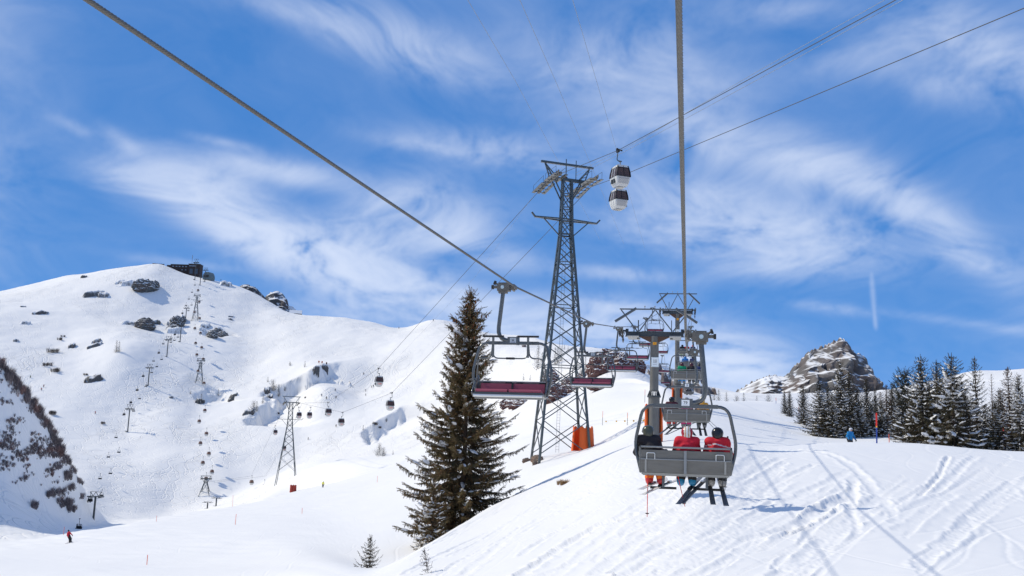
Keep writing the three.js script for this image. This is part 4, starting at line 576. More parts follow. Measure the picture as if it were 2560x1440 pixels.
function spruce(name, label, o, group) {
  // o: H height, R half width low down, seed, snow 0..1, tone of the needles, gap between whorls, twig step and size, bare share of the trunk
  const t = thing(name, label, 'conifer tree', null, group), r = rng(o.seed), sprays = [], clumps = [], cones = [], wood = kit(), c = new THREE.Color(), step = o.step ?? .2, size = o.size ?? 1;
  const lean = (r() - .5) * .02 * o.H, trunkX = y => lean * (y / o.H) ** 2;
  wood.add(sweep([0, .2, .45, .7, .88, 1].map(u => V(trunkX(u * o.H), u * o.H * 1.0 - (u ? 0 : .8), 0)), u => Math.max(.012, o.H * .0125 * (1 - u) ** .85), 8));
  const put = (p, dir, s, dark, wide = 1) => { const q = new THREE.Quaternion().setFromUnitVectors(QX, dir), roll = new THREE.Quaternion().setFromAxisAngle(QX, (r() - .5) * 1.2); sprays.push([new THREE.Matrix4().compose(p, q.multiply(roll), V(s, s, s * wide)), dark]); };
  for (let y = o.H * (o.bare ?? .03); y < o.H * .985; y += (o.gap ?? .42) * lerp(1, .55, y / o.H)) {
    const u = y / o.H, prof = (1 - u) ** (o.pow ?? .82) * (u < .12 ? lerp(.82, 1, u / .12) : 1), n = Math.round(lerp(o.n ?? 7, 4, u) + r() * 1.5), a0 = r() * 6.28, ragged = 1 + .22 * noise2(y * .9, o.seed * 3.1);
    for (let k = 0; k < n; k++) {
      const a = a0 + k / n * 6.28 + (r() - .5) * (o.wild ? 1.1 : .5), L = Math.max(.12 * size, o.R * prof * lerp(o.wild ? .42 : .62, o.wild ? 1.0 : 1.1, r()) * ragged * (1 + (o.wild ? .3 * noise2(a * 1.3 + 5, y * .45) : 0)) * (r() < .07 ? 1.15 : 1)), up = lerp(o.droop ?? -.34, .75, u ** 1.6) + (r() - .5) * (o.wild ? .34 : .16), P = [], out = V(Math.cos(a), 0, Math.sin(a));
      for (let i = 0; i <= 6; i++) { const s = i / 6; P.push(V(trunkX(y), y + (r() - .5) * (o.wild ? .22 : .1) * (i ? 1 : .3), 0).addScaledVector(out, L * s).add(V(0, L * (up * s + (o.hook ?? .34) * s * s * (1 - u) - .1 * Math.sin(s * 3.1)), 0))); }
      if (L > (o.coarse ? 1.1 : .6) * size) wood.add(sweep(o.coarse ? [P[0], P[3], P[6]] : P, s => Math.max(.006, .016 * L ** .6 * (1 - s * .85)), 4));
      const curve = new THREE.CatmullRomCurve3(P), m = Math.max(2, Math.ceil(L / step));
      for (let i = 0; i < m; i++) {
        const s = Math.min(.995, lerp(L > 1.2 ? .16 : .05, 1, (i + r() * .7) / m)), p = curve.getPoint(s), T = curve.getTangent(s), side = i % 2 ? 1 : -1, S = V(-out.z, 0, out.x), sz = size * lerp(.62, .34, s) * lerp(.75, 1.25, r()) * Math.min(1, .45 + L * .3);
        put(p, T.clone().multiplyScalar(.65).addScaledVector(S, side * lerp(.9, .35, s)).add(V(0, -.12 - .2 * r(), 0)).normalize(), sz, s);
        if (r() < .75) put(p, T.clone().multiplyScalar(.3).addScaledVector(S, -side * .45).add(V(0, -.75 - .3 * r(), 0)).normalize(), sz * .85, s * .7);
        if (r() < (o.fill ?? .4)) put(p, T.clone().add(V((r() - .5) * .6, .1, (r() - .5) * .6)).normalize(), sz * .8, s);
        if (o.snow && r() < o.snow * lerp(.55, 1, s) * smooth(1, .8, u) * (noise3(p.x * .9 + o.seed, p.y * .8, p.z * .9) > (o.snowGap ?? -.2) ? 1 : .12)) { const w = sz * lerp(.34, .6, r()) * (o.snowSize ?? 1); clumps.push(new THREE.Matrix4().compose(p.clone().addScaledVector(S, side * sz * .22 * r()).add(V(0, w * .28, 0)), new THREE.Quaternion().setFromUnitVectors(QX, T), V(w * 1.45, w * .36, w * .78))); }
        if (o.cones && u > .6 && r() < o.cones * (u - .5)) cones.push(new THREE.Matrix4().compose(p.clone().add(V(0, -.12, 0)), new THREE.Quaternion(), V(.055, .15, .055)));
      }
      put(P[6], curve.getTangent(1), size * .36, 1, .8);
    }
  }
  put(V(trunkX(o.H), o.H * .985, 0), V(0, 1, .02).normalize(), size * .45, 1, .5);
  wood.to(t, 'trunk', barkMat);
  const crown = shadows(new THREE.InstancedMesh(SPRAY[o.coarse ? 1 : 0], needleMat, sprays.length)); crown.name = 'crown'; crown.userData.kind = 'stuff';
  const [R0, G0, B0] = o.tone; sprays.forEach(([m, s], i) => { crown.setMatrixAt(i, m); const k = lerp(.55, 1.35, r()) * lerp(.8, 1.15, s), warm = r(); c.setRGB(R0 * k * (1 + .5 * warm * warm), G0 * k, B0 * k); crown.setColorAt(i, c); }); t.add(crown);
  const inst = (name, list, g, m) => { if (!list.length) return; const im = shadows(new THREE.InstancedMesh(g, m, list.length)); im.name = name; im.userData.kind = 'stuff'; list.forEach((q, i) => im.setMatrixAt(i, q)); t.add(im); };
  inst('snow_load', clumps, CLUMP, treeSnow); inst('cones', cones, new THREE.SphereGeometry(1, 6, 5), coneMat);
  t.userData.high = o.H; return t;
}
const stand = (t, base, scale, turn = 0, wide = scale) => { t.position.copy(base).add(V(0, -.12 * scale, 0)); t.scale.set(wide, scale, wide); t.rotation.set(0, turn, 0); return t; };
{ // the big spruce and the young ones beside it
  const b = onGround(1163, 77), H = rowY(b, 716) - b.y;
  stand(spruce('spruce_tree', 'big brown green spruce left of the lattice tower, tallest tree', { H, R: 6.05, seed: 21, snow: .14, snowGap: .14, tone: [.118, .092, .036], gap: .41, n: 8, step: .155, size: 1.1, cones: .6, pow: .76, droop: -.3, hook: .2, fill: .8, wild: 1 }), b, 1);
  const s = onGround(1000, 71.5); stand(spruce('spruce_tree', 'low bushy spruce at the left foot of the big spruce, light snow on it', { H: 5.6, R: 2.1, seed: 5, snow: .3, tone: [.11, .085, .034], gap: .34, step: .17, size: .8 }), onGround(1090, 73), 1);
  const d = 60, y = onGround(940, d); stand(spruce('young_spruce', 'young spruce alone at the bottom edge left of the big spruce', { H: rowY(y, 1340) - y.y, R: 1.05, seed: 8, snow: 0, tone: [.05, .045, .018], gap: .26, step: .13, size: .55, pow: .9, droop: -.1 }), y, 1);
  const q = hit(1072, 1432, 20); stand(spruce('sapling', 'tiny bare sapling sticking out of the snow at the bottom edge', { H: 1.05, R: .36, seed: 9, snow: 0, tone: [.04, .035, .016], gap: .16, n: 3, step: .1, size: .26, bare: .12, pow: .6, fill: .1 }), q, 1, 0); scene.children[scene.children.length - 1].rotation.z = .22;
}
{ // the wood on the right
  const TS = [.05, .046, .02], dark = [.035, .034, .018], brown = [.075, .042, .018];
  const kinds = {
    snowy: spruce('snowy_spruce', '', { H: 8, R: 2.5, seed: 31, snow: .5, snowSize: 1.1, snowGap: .03, tone: TS, gap: .36, step: .19, size: .8, pow: .8, droop: -.3, hook: .2 }),
    snowyWide: spruce('snowy_spruce', '', { H: 8, R: 3.1, seed: 33, snow: .6, snowSize: 1.2, snowGap: .03, tone: TS, gap: .38, step: .2, size: .85, pow: .75, droop: -.32, hook: .18 }),
    thin: spruce('snowy_spruce', '', { H: 8, R: 1.75, seed: 35, snow: .3, tone: TS, gap: .46, step: .19, size: .7, pow: .85, droop: -.2 }),
    dark: spruce('dark_spruce', '', { H: 8, R: 2.1, seed: 37, snow: .12, tone: dark, gap: .36, step: .2, size: .85, pow: .7, droop: -.2 }),
    brown: spruce('brown_spruce', '', { H: 8, R: 1.5, seed: 39, snow: .15, tone: brown, gap: .4, step: .17, size: .62, pow: .8, droop: -.1, fill: .3 }),
    pine: spruce('round_pine', '', { H: 8, R: 2.7, seed: 41, snow: .05, tone: [.024, .03, .017], gap: .42, n: 9, step: .22, size: .9, pow: .36, droop: .1, hook: .4 }),
    dead: spruce('bare_larch', '', { H: 8, R: 1.2, seed: 43, snow: 0, tone: [.07, .05, .035], gap: .5, n: 5, step: .3, size: .34, pow: .8, droop: .05, fill: 0 }),
  };
  const wood = [ // kind, column, top row, depth, turn, width factor, label
    ['snowyWide', 2386, 888, 76, .3, 1.0, 'tallest snow laden spruce in the middle of the right hand group, dark clear top'], ['snowy', 2308, 891, 78, 1.2, 1.05, 'snow laden spruce with forked top, left end of the tall right group'], ['snowyWide', 2348, 903, 82, 2.2, .8, 'snow laden spruce squeezed between the forked one and the tallest'],
    ['thin', 2445, 895, 80, .9, 1.1, 'slender spruce with tiered open branches right of the tallest one'], ['dead', 2484, 934, 96, 0, 1, 'bare grey larch before the far white hill'], ['brown', 2528, 920, 84, .7, 1.3, 'brownish spruce near the right picture edge'], ['snowy', 2552, 935, 78, 2.8, .9, 'snowy spruce cut by the right picture edge'],
    ['dark', 2415, 985, 79, 2.6, 1.0, 'low dark spruce between the tallest and the slender one'], ['snowy', 2490, 1000, 79, 4.1, 1.15, 'low snowy spruce left of the last orange and blue pole'], ['snowyWide', 2285, 985, 84, 5.1, .85, 'low spreading snowy spruce at the left foot of the right group'],
    ['pine', 2266, 926, 112, .5, .85, 'dark round crowned pine behind the right group'], ['dark', 2234, 956, 150, .5, .8, 'small dark spruce in the gap left of the round pine'], ['brown', 2219, 963, 112, 1.4, 1.5, 'red brown spruce left of the round pine'], ['dark', 2190, 972, 118, 2.4, .9, 'dark spruce in the middle of the left group, low'],
    ['dark', 2168, 944, 114, 3.3, .8, 'dark spruce right of the rock peak'], ['snowy', 2104, 900, 106, .2, .8, 'tall spruce in front of the rock peak'], ['dark', 2126, 926, 112, 1.7, .85, 'dark spruce close right of the tall one before the peak'], ['snowy', 2050, 953, 104, 4.4, 1.15, 'snow laden spruce below the rock peak, left front of its group'], ['snowy', 2082, 985, 103, 5.2, 1.2, 'low snowy spruce before the foot of the tall peak spruce'], ['snowy', 2150, 1000, 104, 3.7, 1.2, 'low snowy spruce behind the blue skier'],
    ['snowyWide', 2206, 1004, 104, .4, 1.1, 'low wide snowy spruce in the gap between the two groups'], ['snowy', 2250, 998, 96, 1.9, 1.1, 'low snowy spruce just left of the right group, before the round pine'], ['dark', 2330, 1000, 80, 3.9, 1.3, 'dark low spruce under the forked one'], ['dark', 2466, 1010, 82, .2, 1.2, 'dark low spruce behind the last pole, left side'],
    ['dark', 2328, 955, 118, 1.1, 1.2, 'dark spruce filling the back between the forked and the tallest spruce'], ['dark', 2408, 950, 120, 2.9, 1.1, 'dark spruce at the back between the tallest and the slender one'], ['dark', 2506, 972, 116, .9, 1.3, 'dark spruce at the back left of the brownish one'], ['dark', 2250, 975, 130, 3.3, 1.2, 'dark spruce at the back left of the forked one'], ['dark', 2072, 962, 122, .5, 1.1, 'dark spruce at the back left of the tall peak spruce'], ['dark', 2144, 968, 124, 1.5, 1.2, 'dark spruce at the back right of the tall peak spruce'], ['brown', 2202, 980, 124, 2.2, 2.0, 'brownish low spruce at the back of the gap'], ['snowyWide', 2180, 1010, 106, 2.2, 1.1, 'low wide snowy spruce right of the blue skier'],
    ['dark', 2010, 961, 128, .6, 1.0, 'dark spruce left of the group below the peak'], ['dark', 1975, 977, 150, 1.5, .9, 'right one of two small spruces by the piste brow'], ['dark', 1962, 976, 155, 2.5, .8, 'left one of two small spruces by the piste brow'],
  ];
  const used = new Set();
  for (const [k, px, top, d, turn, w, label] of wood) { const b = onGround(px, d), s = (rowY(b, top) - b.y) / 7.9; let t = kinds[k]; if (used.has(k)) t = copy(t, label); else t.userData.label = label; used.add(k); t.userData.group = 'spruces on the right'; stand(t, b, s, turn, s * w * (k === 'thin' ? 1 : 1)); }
  // small ones far off
  const tiny = spruce('small_spruce', 'small spruce', { H: 6, R: 1.45, seed: 51, snow: .1, tone: [.03, .03, .015], gap: .55, n: 6, step: .36, size: .85, pow: .75, coarse: true, droop: -.1 });
  const tinyPine = spruce('small_pine', 'small pine', { H: 4, R: 1.7, seed: 53, snow: .05, tone: [.034, .032, .016], gap: .5, n: 7, step: .36, size: .85, pow: .45, coarse: true, droop: .15 });
  const far = [ // px, top, base, kind, label (base null: hidden, depth given)
    [1786, 971, 260, 0, 'small spruce left end of the row on the piste brow beside chair 79 bail'], [1797, 974, 262, 0, 'second small spruce of the row on the piste brow'], [1816, 980, 264, 0, 'small slim spruce alone in the brow row'], [1842, 989, 266, 1, 'low bushy spruce on the brow below the rock spur'], [1860, 982, 250, 0, 'small dark spruce on the brow under the rock spur'], [1893, 989, 240, 0, 'small spruce on the brow left of the peak'], [1922, 986, 230, 1, 'bushy little spruce on the brow just before the first pole'],
    [1345, 865, 0, 0, 'larger spruce on the white slope seen through the nearest chair bail', 922], [1356, 880, 0, 0, 'slim spruce right of the larger one seen through the bail', 916], [1309, 934, 0, 0, 'left one of two little spruces above the nearest seat back', 951], [1325, 937, 0, 0, 'right one of two little spruces above the nearest seat back', 951], [1352, 929, 0, 0, 'little spruce beside the red rocks left of tower leg', 950], [1387, 868, 0, 0, 'dark spruce behind the lattice tower legs, left of its cluster', 912], [1394, 866, 0, 0, 'dark spruce in the middle of the cluster behind the lattice tower', 908], [1402, 868, 0, 0, 'dark spruce right in the cluster behind the lattice tower', 902],
    [1411, 861, 0, 0, 'tiny spruce on the skyline, left of two, behind the lattice tower', 874], [1420, 865, 0, 0, 'tiny spruce on the skyline, right of two, behind the lattice tower', 876], [1464, 891, 0, 0, 'small spruce above the seat of the second empty chair', 926], [1451, 922, 0, 1, 'low bush like pine left above the red rocks', 940], [1524, 882, 0, 0, 'tiny spruce on the ridge above the red rocks', 892],
    [290, 851, 0, 0, 'left one of two spruces alone on the wide far slope', 880], [297, 853, 0, 0, 'right one of two spruces alone on the wide far slope', 880], [502, 984, 0, 0, 'spruce beside the gully left of the cliff trees', 1010], [545, 972, 0, 0, 'slim spruce above the gully', 989], [476, 978, 0, 1, 'tiny pine left of the gully', 985], [632, 1002, 0, 1, 'dark pine on the rocky rib over the slope', 1032], [725, 904, 0, 1, 'small pine alone above the cliff edge', 914], [762, 902, 0, 0, 'small spruce at the cliff edge', 918], [669, 941, 0, 0, 'spruce at the top of the cliff row', 955], [682, 949, 0, 1, 'pine in the upper cliff row', 976], [696, 959, 0, 0, 'spruce in the middle of the cliff row', 979], [697, 978, 0, 1, 'pine below the middle of the cliff row', 991], [657, 985, 0, 0, 'spruce low on the left of the cliff row', 1008], [641, 1003, 0, 0, 'lowest spruce of the cliff row', 1027], [712, 966, 0, 1, 'tiny pine right of the cliff row', 977],
    [947, 1108, 0, 1, 'dark bushy pine at the foot of the snow bank left of the spruce', 1140], [959, 1119, 0, 1, 'tiny pine touching the bushy one left of the spruce', 1140], [982, 1124, 0, 0, 'tiny cone shaped spruce close left of the big spruce', 1137], [908, 1062, 0, 0, 'tiny spruce at the top of the snow bank', 1075], [966, 1045, 0, 1, 'tiny pine on the white slope above the snow bank', 1054], [97, 1008, 0, 0, 'dark spruce on the brow of the shaded spur at left', 1040],
  ];
  let u0 = false, u1 = false;
  for (const [px, top, dep, kind, label, base] of far) {
    const b = dep ? onGround(px, dep) : hit(px, base, 60), d = project(b)[2], s = (rowY(b, top) - b.y) / (kind ? 3.9 : 5.9); let t = kind ? tinyPine : tiny;
    if (kind ? u1 : u0) t = copy(t, label); else t.userData.label = label; if (kind) u1 = true; else u0 = true; t.userData.group = 'small trees far off'; stand(t, b, s, px * .7, s * (kind ? .9 : 1));
  }
}

// ---------------------------------------------------------------- rock
const rockMat = new THREE.MeshStandardMaterial({ color: 0xffffff, vertexColors: true, roughness: .9 });
function rockColours(g, tint, snowAt, seed, scale) {        // bare rock on the steep, lying snow on the ledges
  const p = g.attributes.position, n = g.attributes.normal, c = new Float32Array(p.count * 3);
  for (let i = 0; i < p.count; i++) {
    const x = p.getX(i) * scale, y = p.getY(i) * scale, z = p.getZ(i) * scale, s = smooth(snowAt - .13, snowAt + .13, n.getY(i) + .22 * fbm3(x * 1.5 + seed, y * 1.5, z * 1.5, 3)), k = .8 + .55 * fbm3(x * 2.5, y * 5, z * 2.5 + seed, 4), w = fbm3(x * .7, y * .7, z * .7 + 5, 2);
    for (let j = 0; j < 3; j++) c[3 * i + j] = lerp(tint[j] * k * (1 + (j ? -.1 * j : .2) * w), [.80, .79, .77][j], s);
  }
  g.setAttribute('color', new THREE.BufferAttribute(c, 3)); return g;
}
function crag(name, crest, d, run, basePy, seed, tint, snowAt, rough, ledges, NX = 200, NY = 80) {  // a ridge of rock along a crest line, with a front and a back
  const a = crest.map(q => at(q[0], q[1], d)), f = crest.map((q, i) => at(q[0], typeof basePy === 'number' ? basePy : basePy[i], d - run)), xs = crest.map(q => q[0]), cu = k => pchip(xs, a.map(p => k(p))), fu = k => pchip(xs, f.map(p => k(p)));
  const C = [cu(p => p.x), cu(p => p.y), cu(p => p.z)], B = [fu(p => p.x), fu(p => p.y), fu(p => p.z)], P = [], I = [], x0 = xs[0], x1 = xs[xs.length - 1], sc = 1 / run;
  for (let k = 0; k <= NY + 20; k++) for (let i = 0; i <= NX; i++) {
    const px = lerp(x0, x1, i / NX), t = Math.min(1, k / NY), back = Math.max(0, k - NY) / 20, c = C.map(q => q(px)), b = B.map(q => q(px));
    const wob = .15 * fbm2(px * .022, seed + t * .8, 3), st = t + wob * Math.sin(t * Math.PI), e = ledges ? (Math.floor(st * ledges) + smooth(.12, .7, st * ledges % 1) * 1) / ledges : st, h = clamp(lerp(st, e, .62 * Math.sin(Math.min(1, st * 1.02) * Math.PI) ** .5));
    let x = lerp(b[0], c[0], t), y = lerp(b[1], c[1], h), z = lerp(b[2], c[2], t); const env = Math.sin(Math.min(1, t * 1.0) * Math.PI * .92 + .12);
    const r1 = ridge3(x * sc * 1.3, y * sc * .7, z * sc * 1.3 + seed, 5), r2 = fbm3(x * sc * 5, y * sc * 3, z * sc * 5 + seed, 4);
    z += run * rough * (r1 * .75 + r2 * .5) * env; x += run * rough * .4 * r2 * env; y += run * rough * .12 * r2 + (t > .97 ? run * rough * .1 * fbm2(px * .15, seed, 3) : 0);
    if (back) { z -= run * back * .9; y -= (c[1] - b[1]) * back; }
    P.push(x, y, z); if (k < NY + 20 && i < NX) { const o = k * (NX + 1) + i; I.push(o, o + 1, o + NX + 1, o + 1, o + NX + 2, o + NX + 1); }
  }
  const g = new THREE.BufferGeometry(); g.setAttribute('position', new THREE.Float32BufferAttribute(P, 3)); g.setIndex(I); g.computeVertexNormals();
  rockColours(g, tint, snowAt, seed, sc * 4); part(scene, name, g, rockMat).userData.kind = 'structure';
}
crag('rocky_peak', [[1700, 1012], [1770, 1002], [1822, 992], [1845, 976], [1880, 958], [1908, 943], [1935, 935], [1955, 942], [1968, 934], [1985, 914], [2002, 900], [2012, 886], [2024, 877], [2040, 871], [2062, 864], [2078, 855], [2098, 850], [2114, 858], [2124, 872], [2136, 884], [2150, 890], [2162, 898], [2166, 912], [2176, 920], [2178, 936], [2184, 950], [2192, 964], [2215, 978], [2250, 992], [2300, 1006]], 1500, 150, 1030, 3, [.15, .128, .118], .81, .38, 7, 380, 150);
crag('dark_cliff', [[594, 719], [606, 713], [618, 711], [628, 715], [640, 721], [652, 731], [664, 745], [674, 757], [686, 768], [698, 778], [712, 788]], 888, 36, 798, 9, [.075, .07, .072], .80, .28, 4);
crag('dark_cliff', [[660, 748], [668, 738], [682, 730], [694, 728], [704, 733], [714, 742], [720, 752], [722, 762], [732, 768], [742, 776], [756, 792]], 960, 44, 806, 14, [.085, .08, .08], .70, .28, 4);
function outcrop(px, py, w, h, seed, tint, snowAt, name = 'rock_outcrop') {   // a broken shelf of rock breaking out of the slope; px, py its middle, w and h its size as pixels
  const c = hit(px, py + h * .5, 30), d = project(c)[2], W = w / FOCAL * d * .62, H = h / FOCAL * d * .85, dep = Math.max(H * 1.6, W * .55), NX = 36, NZ = 28, P = [], I = [], dir = V(c.x, 0, c.z).normalize(), side = V(-dir.z, 0, dir.x);
  for (let k = 0; k <= NZ; k++) for (let i = 0; i <= NX; i++) {
    const u = i / NX * 2 - 1, v = k / NZ * 2 - 1, q = v + .3 * noise2(u * 1.6 + seed, 3.1) + .07 * noise2(u * 5 + seed, 9), e = smooth(1, .55, Math.abs(u) + .3 * noise2(u * 3, seed + v)), shape = smooth(-.92, -.5, q) * smooth(1.0, -.35, q);
    let y = e * shape * H * (.85 + .35 * noise2(u * 1.5 + seed * 2, v * 1.1)); const x3 = u * 3 + seed, y3 = y / H * 3, z3 = v * 3, n = ridge3(x3, y3, z3, 4) * .5 + fbm3(x3 * 2, y3 * 2, z3 * 2, 3) * .6;
    y += H * .2 * n * e * smooth(.05, .4, shape); const p = c.clone().addScaledVector(side, u * W + .18 * W * e * fbm3(x3, 1, z3, 2)).addScaledVector(dir, (v + .45) * dep + dep * .1 * e * n);
    P.push(p.x, groundY(p.x, p.z) + y - .12 * H * (1 - e * shape) - .06 * H, p.z); if (k < NZ && i < NX) { const o = k * (NX + 1) + i; I.push(o, o + 1, o + NX + 1, o + 1, o + NX + 2, o + NX + 1); }
  }
  const g = new THREE.BufferGeometry(); g.setAttribute('position', new THREE.Float32BufferAttribute(P, 3)); g.setIndex(I); g.computeVertexNormals(); if (g.attributes.normal.getY(Math.floor(NX / 2)) < 0) { for (let i = 0; i < I.length; i += 3) [I[i], I[i + 1]] = [I[i + 1], I[i]]; g.setIndex(I); g.computeVertexNormals(); }
  rockColours(g, tint, snowAt, seed, 2.6 / Math.max(W, H));
  const m = part(scene, name, g, rockMat); m.userData.kind = 'structure'; return m;
}
function stone(px, py, w, h, seed, tint, snowAt, name) {   // a single block
  const c = hit(px, py + h * .4, 30), d = project(c)[2], W = w / FOCAL * d / 2, H = h / FOCAL * d, g = new THREE.IcosahedronGeometry(1, 18), p = g.attributes.position;
  for (let i = 0; i < p.count; i++) { const v = V(p.getX(i), p.getY(i), p.getZ(i)), k = 1 + .3 * ridge3(v.x * 1.2 + seed, v.y * 1.6, v.z * 1.2, 4) + .28 * fbm3(v.x * 3 + seed, v.y * 4.5, v.z * 3, 3), q = Math.round(v.y * 4 * (1 + .2 * noise3(v.x * 2, seed, v.z * 2))) / 4; p.setXYZ(i, v.x * k * W, lerp(v.y, q, .35) * k * H * .8, v.z * k * Math.max(W * .6, H * .6)); }
  g.computeVertexNormals(); rockColours(g, tint, snowAt, seed, 2.2 / Math.max(W, H)); const m = part(scene, name, g, rockMat); m.position.copy(c).add(V(0, H * .2, 0)); m.rotation.y = seed; return m;
}
const GREY = [.12, .115, .11], REDR = [.13, .062, .056];
[[318, 706, 40, 13, 2, .3], [300, 704, 24, 9, 3, .3], [237, 732, 50, 15, 4, .45], [257, 736, 24, 12, 5, .4], [333, 808, 60, 9, 7, .5], [387, 803, 26, 13, 8, .5], [437, 823, 42, 18, 11, .3], [455, 795, 16, 24, 12, .4], [424, 806, 14, 12, 61, .3], [513, 812, 26, 12, 13, .35], [506, 821, 18, 10, 14, .3], [548, 823, 16, 11, 17, .4], [565, 708, 30, 13, 18, .35], [577, 790, 16, 5, 19, .5], [577, 797, 12, 5, 20, .5], [58, 765, 14, 5, 21, .5], [100, 780, 34, 10, 22, .5], [62, 806, 22, 8, 23, .3], [40, 850, 12, 8, 24, .4], [180, 862, 16, 12, 25, .5], [242, 850, 20, 12, 26, .4], [236, 862, 30, 10, 27, .5], [234, 944, 36, 16, 28, .7], [622, 1028, 26, 12, 29, .5], [812, 918, 16, 7, 30, .45], [790, 922, 14, 7, 31, .45], [668, 975, 14, 10, 32, .5], [500, 1000, 20, 14, 33, .6], [582, 990, 24, 9, 34, .6], [676, 990, 12, 8, 36, .5], [210, 690, 14, 8, 37, .5], [428, 992, 10, 6, 38, .4]].forEach(([x, y, w, h, s, sn]) => outcrop(x, y, w, h, s, GREY, sn));
[[1500, 908, 66, 62, 40, .58], [1528, 890, 80, 40, 41, .5], [1560, 900, 70, 40, 42, .5], [1596, 912, 34, 36, 43, .6], [1500, 968, 56, 12, 44, .7], [1390, 978, 56, 50, 45, .62], [1376, 942, 40, 44, 46, .5], [1425, 972, 54, 24, 47, .6], [1418, 955, 30, 30, 48, .45], [1456, 940, 36, 22, 49, .4], [1300, 1003, 70, 26, 50, .4], [1268, 1006, 40, 24, 51, .5], [1310, 863, 16, 10, 52, .5]].forEach(([x, y, w, h, s, sn]) => { stone(x, y + h * .12, w * .95, h * .72, s, REDR, sn - .02, 'rock_outcrop').userData.kind = 'structure'; });
[[362, 714, 58, 22, 1, .5], [388, 712, 24, 14, 90, .45], [441, 806, 30, 22, 10, .5], [432, 822, 30, 14, 91, .5], [456, 800, 14, 14, 92, .5], [530, 836, 30, 16, 15, .5], [556, 838, 24, 14, 16, .45], [540, 826, 18, 9, 93, .5]].forEach(([x, y, w, h, s, sn]) => { stone(x, y, w, h, s, GREY, sn, 'rock_outcrop').userData.kind = 'structure'; });
[[1664, 928, 50, 34, 53, .45], [1676, 950, 46, 40, 54, .5], [1630, 935, 26, 14, 55, .5], [1740, 965, 60, 30, 56, .5], [1770, 972, 40, 24, 57, .55], [1706, 968, 40, 26, 58, .5]].forEach(([x, y, w, h, s, sn]) => outcrop(x, y, w, h, s, [.15, .12, .115], sn));
tag(stone(362, 812, 46, 24, 6, GREY, .72, 'boulder'), 'big dark boulder alone on the far slope below the summit', 'boulder');
[[1343, 1147, 34, 13, 62, 'brown squared rock at the left foot of the lattice tower'], [1316, 1151, 18, 9, 63, 'flat brown rock left of the squared one at the tower foot'], [1338, 1158, 18, 8, 64, 'small brown rock just below the squared one at the tower foot']].forEach(([x, y, w, h, s, l]) => { tag(stone(x, y, w, h, s, [.24, .17, .125], .95, 'rock'), l, 'rock'); });

// ---------------------------------------------------------------- bare shrubs
const twigGeo = (() => { const r = rng(4), pos = []; for (let i = 0; i < 26; i++) { const a = r() * 6.28, o = .28 * r(), tl = .15 + .5 * r(), b = V(Math.cos(a) * o, 0, Math.sin(a) * o), t = V(Math.cos(a) * (o + tl * .6), .55 + .5 * r(), Math.sin(a) * (o + tl * .6)), s = V(-Math.sin(a), .2, Math.cos(a)).setLength(.02), m = b.clone().lerp(t, .5); pos.push(...b.clone().sub(s).toArray(), ...b.clone().add(s).toArray(), ...t.toArray()); for (let k = 0; k < 2; k++) { const q = t.clone().add(V((r() - .5) * .5, .05 + .2 * r(), (r() - .5) * .5)); pos.push(...m.clone().sub(s).toArray(), ...m.clone().add(s).toArray(), ...q.toArray()); } } const g = new THREE.BufferGeometry(); g.setAttribute('position', new THREE.Float32BufferAttribute(pos, 3)); g.computeVertexNormals(); return g; })();
const shrubMat = new THREE.MeshStandardMaterial({ color: 0xffffff, roughness: .95, side: THREE.DoubleSide });
{ // thickets on the spur at the left and along the gullies: too many stems to count
  const r = rng(15), list = [], cols = [], c = new THREE.Color(), edge = pchip([0, 60, 100, 130, 160, 190, 215], [906, 978, 1030, 1078, 1130, 1184, 1236]);
  const add = (px, py, s, from = 60) => { const p = hit(px, py, from, 420); if (project(p)[2] > 345) return; list.push(new THREE.Matrix4().compose(p, new THREE.Quaternion().setFromEuler(new THREE.Euler((r() - .5) * .4, r() * 6, (r() - .5) * .4 - .15)), V(s, s * lerp(.8, 1.3, r()), s))); const k = lerp(.8, 1.75, r()), red = smooth(.2, .6, noise2(px * .05, py * .05)); c.setRGB(lerp(.14, .19, red) * k, .115 * k, lerp(.115, .10, red) * k); cols.push(c.clone()); };
  for (let i = 0; i < 230; i++) { const px = r() * 165 - 6, y = edge(px) + r() * r() * 34 + 2; add(px, y, lerp(.9, 2.3, r())); }
  for (let i = 0; i < 4200; i++) { const px = -10 + 190 * r(), y = lerp(edge(px), 1215, r()); if (y < edge(px) + 4) continue; const n = fbm2(px / 40 + 3, y / 26, 3), belt = Math.exp(-(((y - 1125 - px * .02) / 40) ** 2)); if (n + belt * .45 > .12 + .4 * r()) add(px, y, lerp(.45, 1.25, r() * r())); }
  for (const [x, y, sx, sy, n] of [[172, 1155, 16, 12, 40], [168, 1192, 12, 9, 45], [185, 1178, 14, 12, 40], [200, 1207, 10, 8, 22], [150, 1235, 24, 10, 30], [165, 1262, 24, 12, 60], [180, 1278, 12, 8, 26], [85, 1268, 14, 8, 20], [130, 1240, 14, 8, 18], [176, 1225, 10, 6, 14], [205, 1245, 8, 6, 12]]) for (let i = 0; i < n; i++) add(x + (r() + r() - 1) * sx, y + (r() + r() - 1) * sy, lerp(.7, 1.5, r()));
  const im = shadows(new THREE.InstancedMesh(twigGeo, shrubMat, list.length)); im.name = 'bare_shrubs'; list.forEach((m, i) => { im.setMatrixAt(i, m); im.setColorAt(i, cols[i]); }); scene.add(im); im.userData.kind = 'stuff'; im.userData.label = 'leafless brown shrubs covering the shaded spur at left'; im.userData.category = 'shrubs';
}
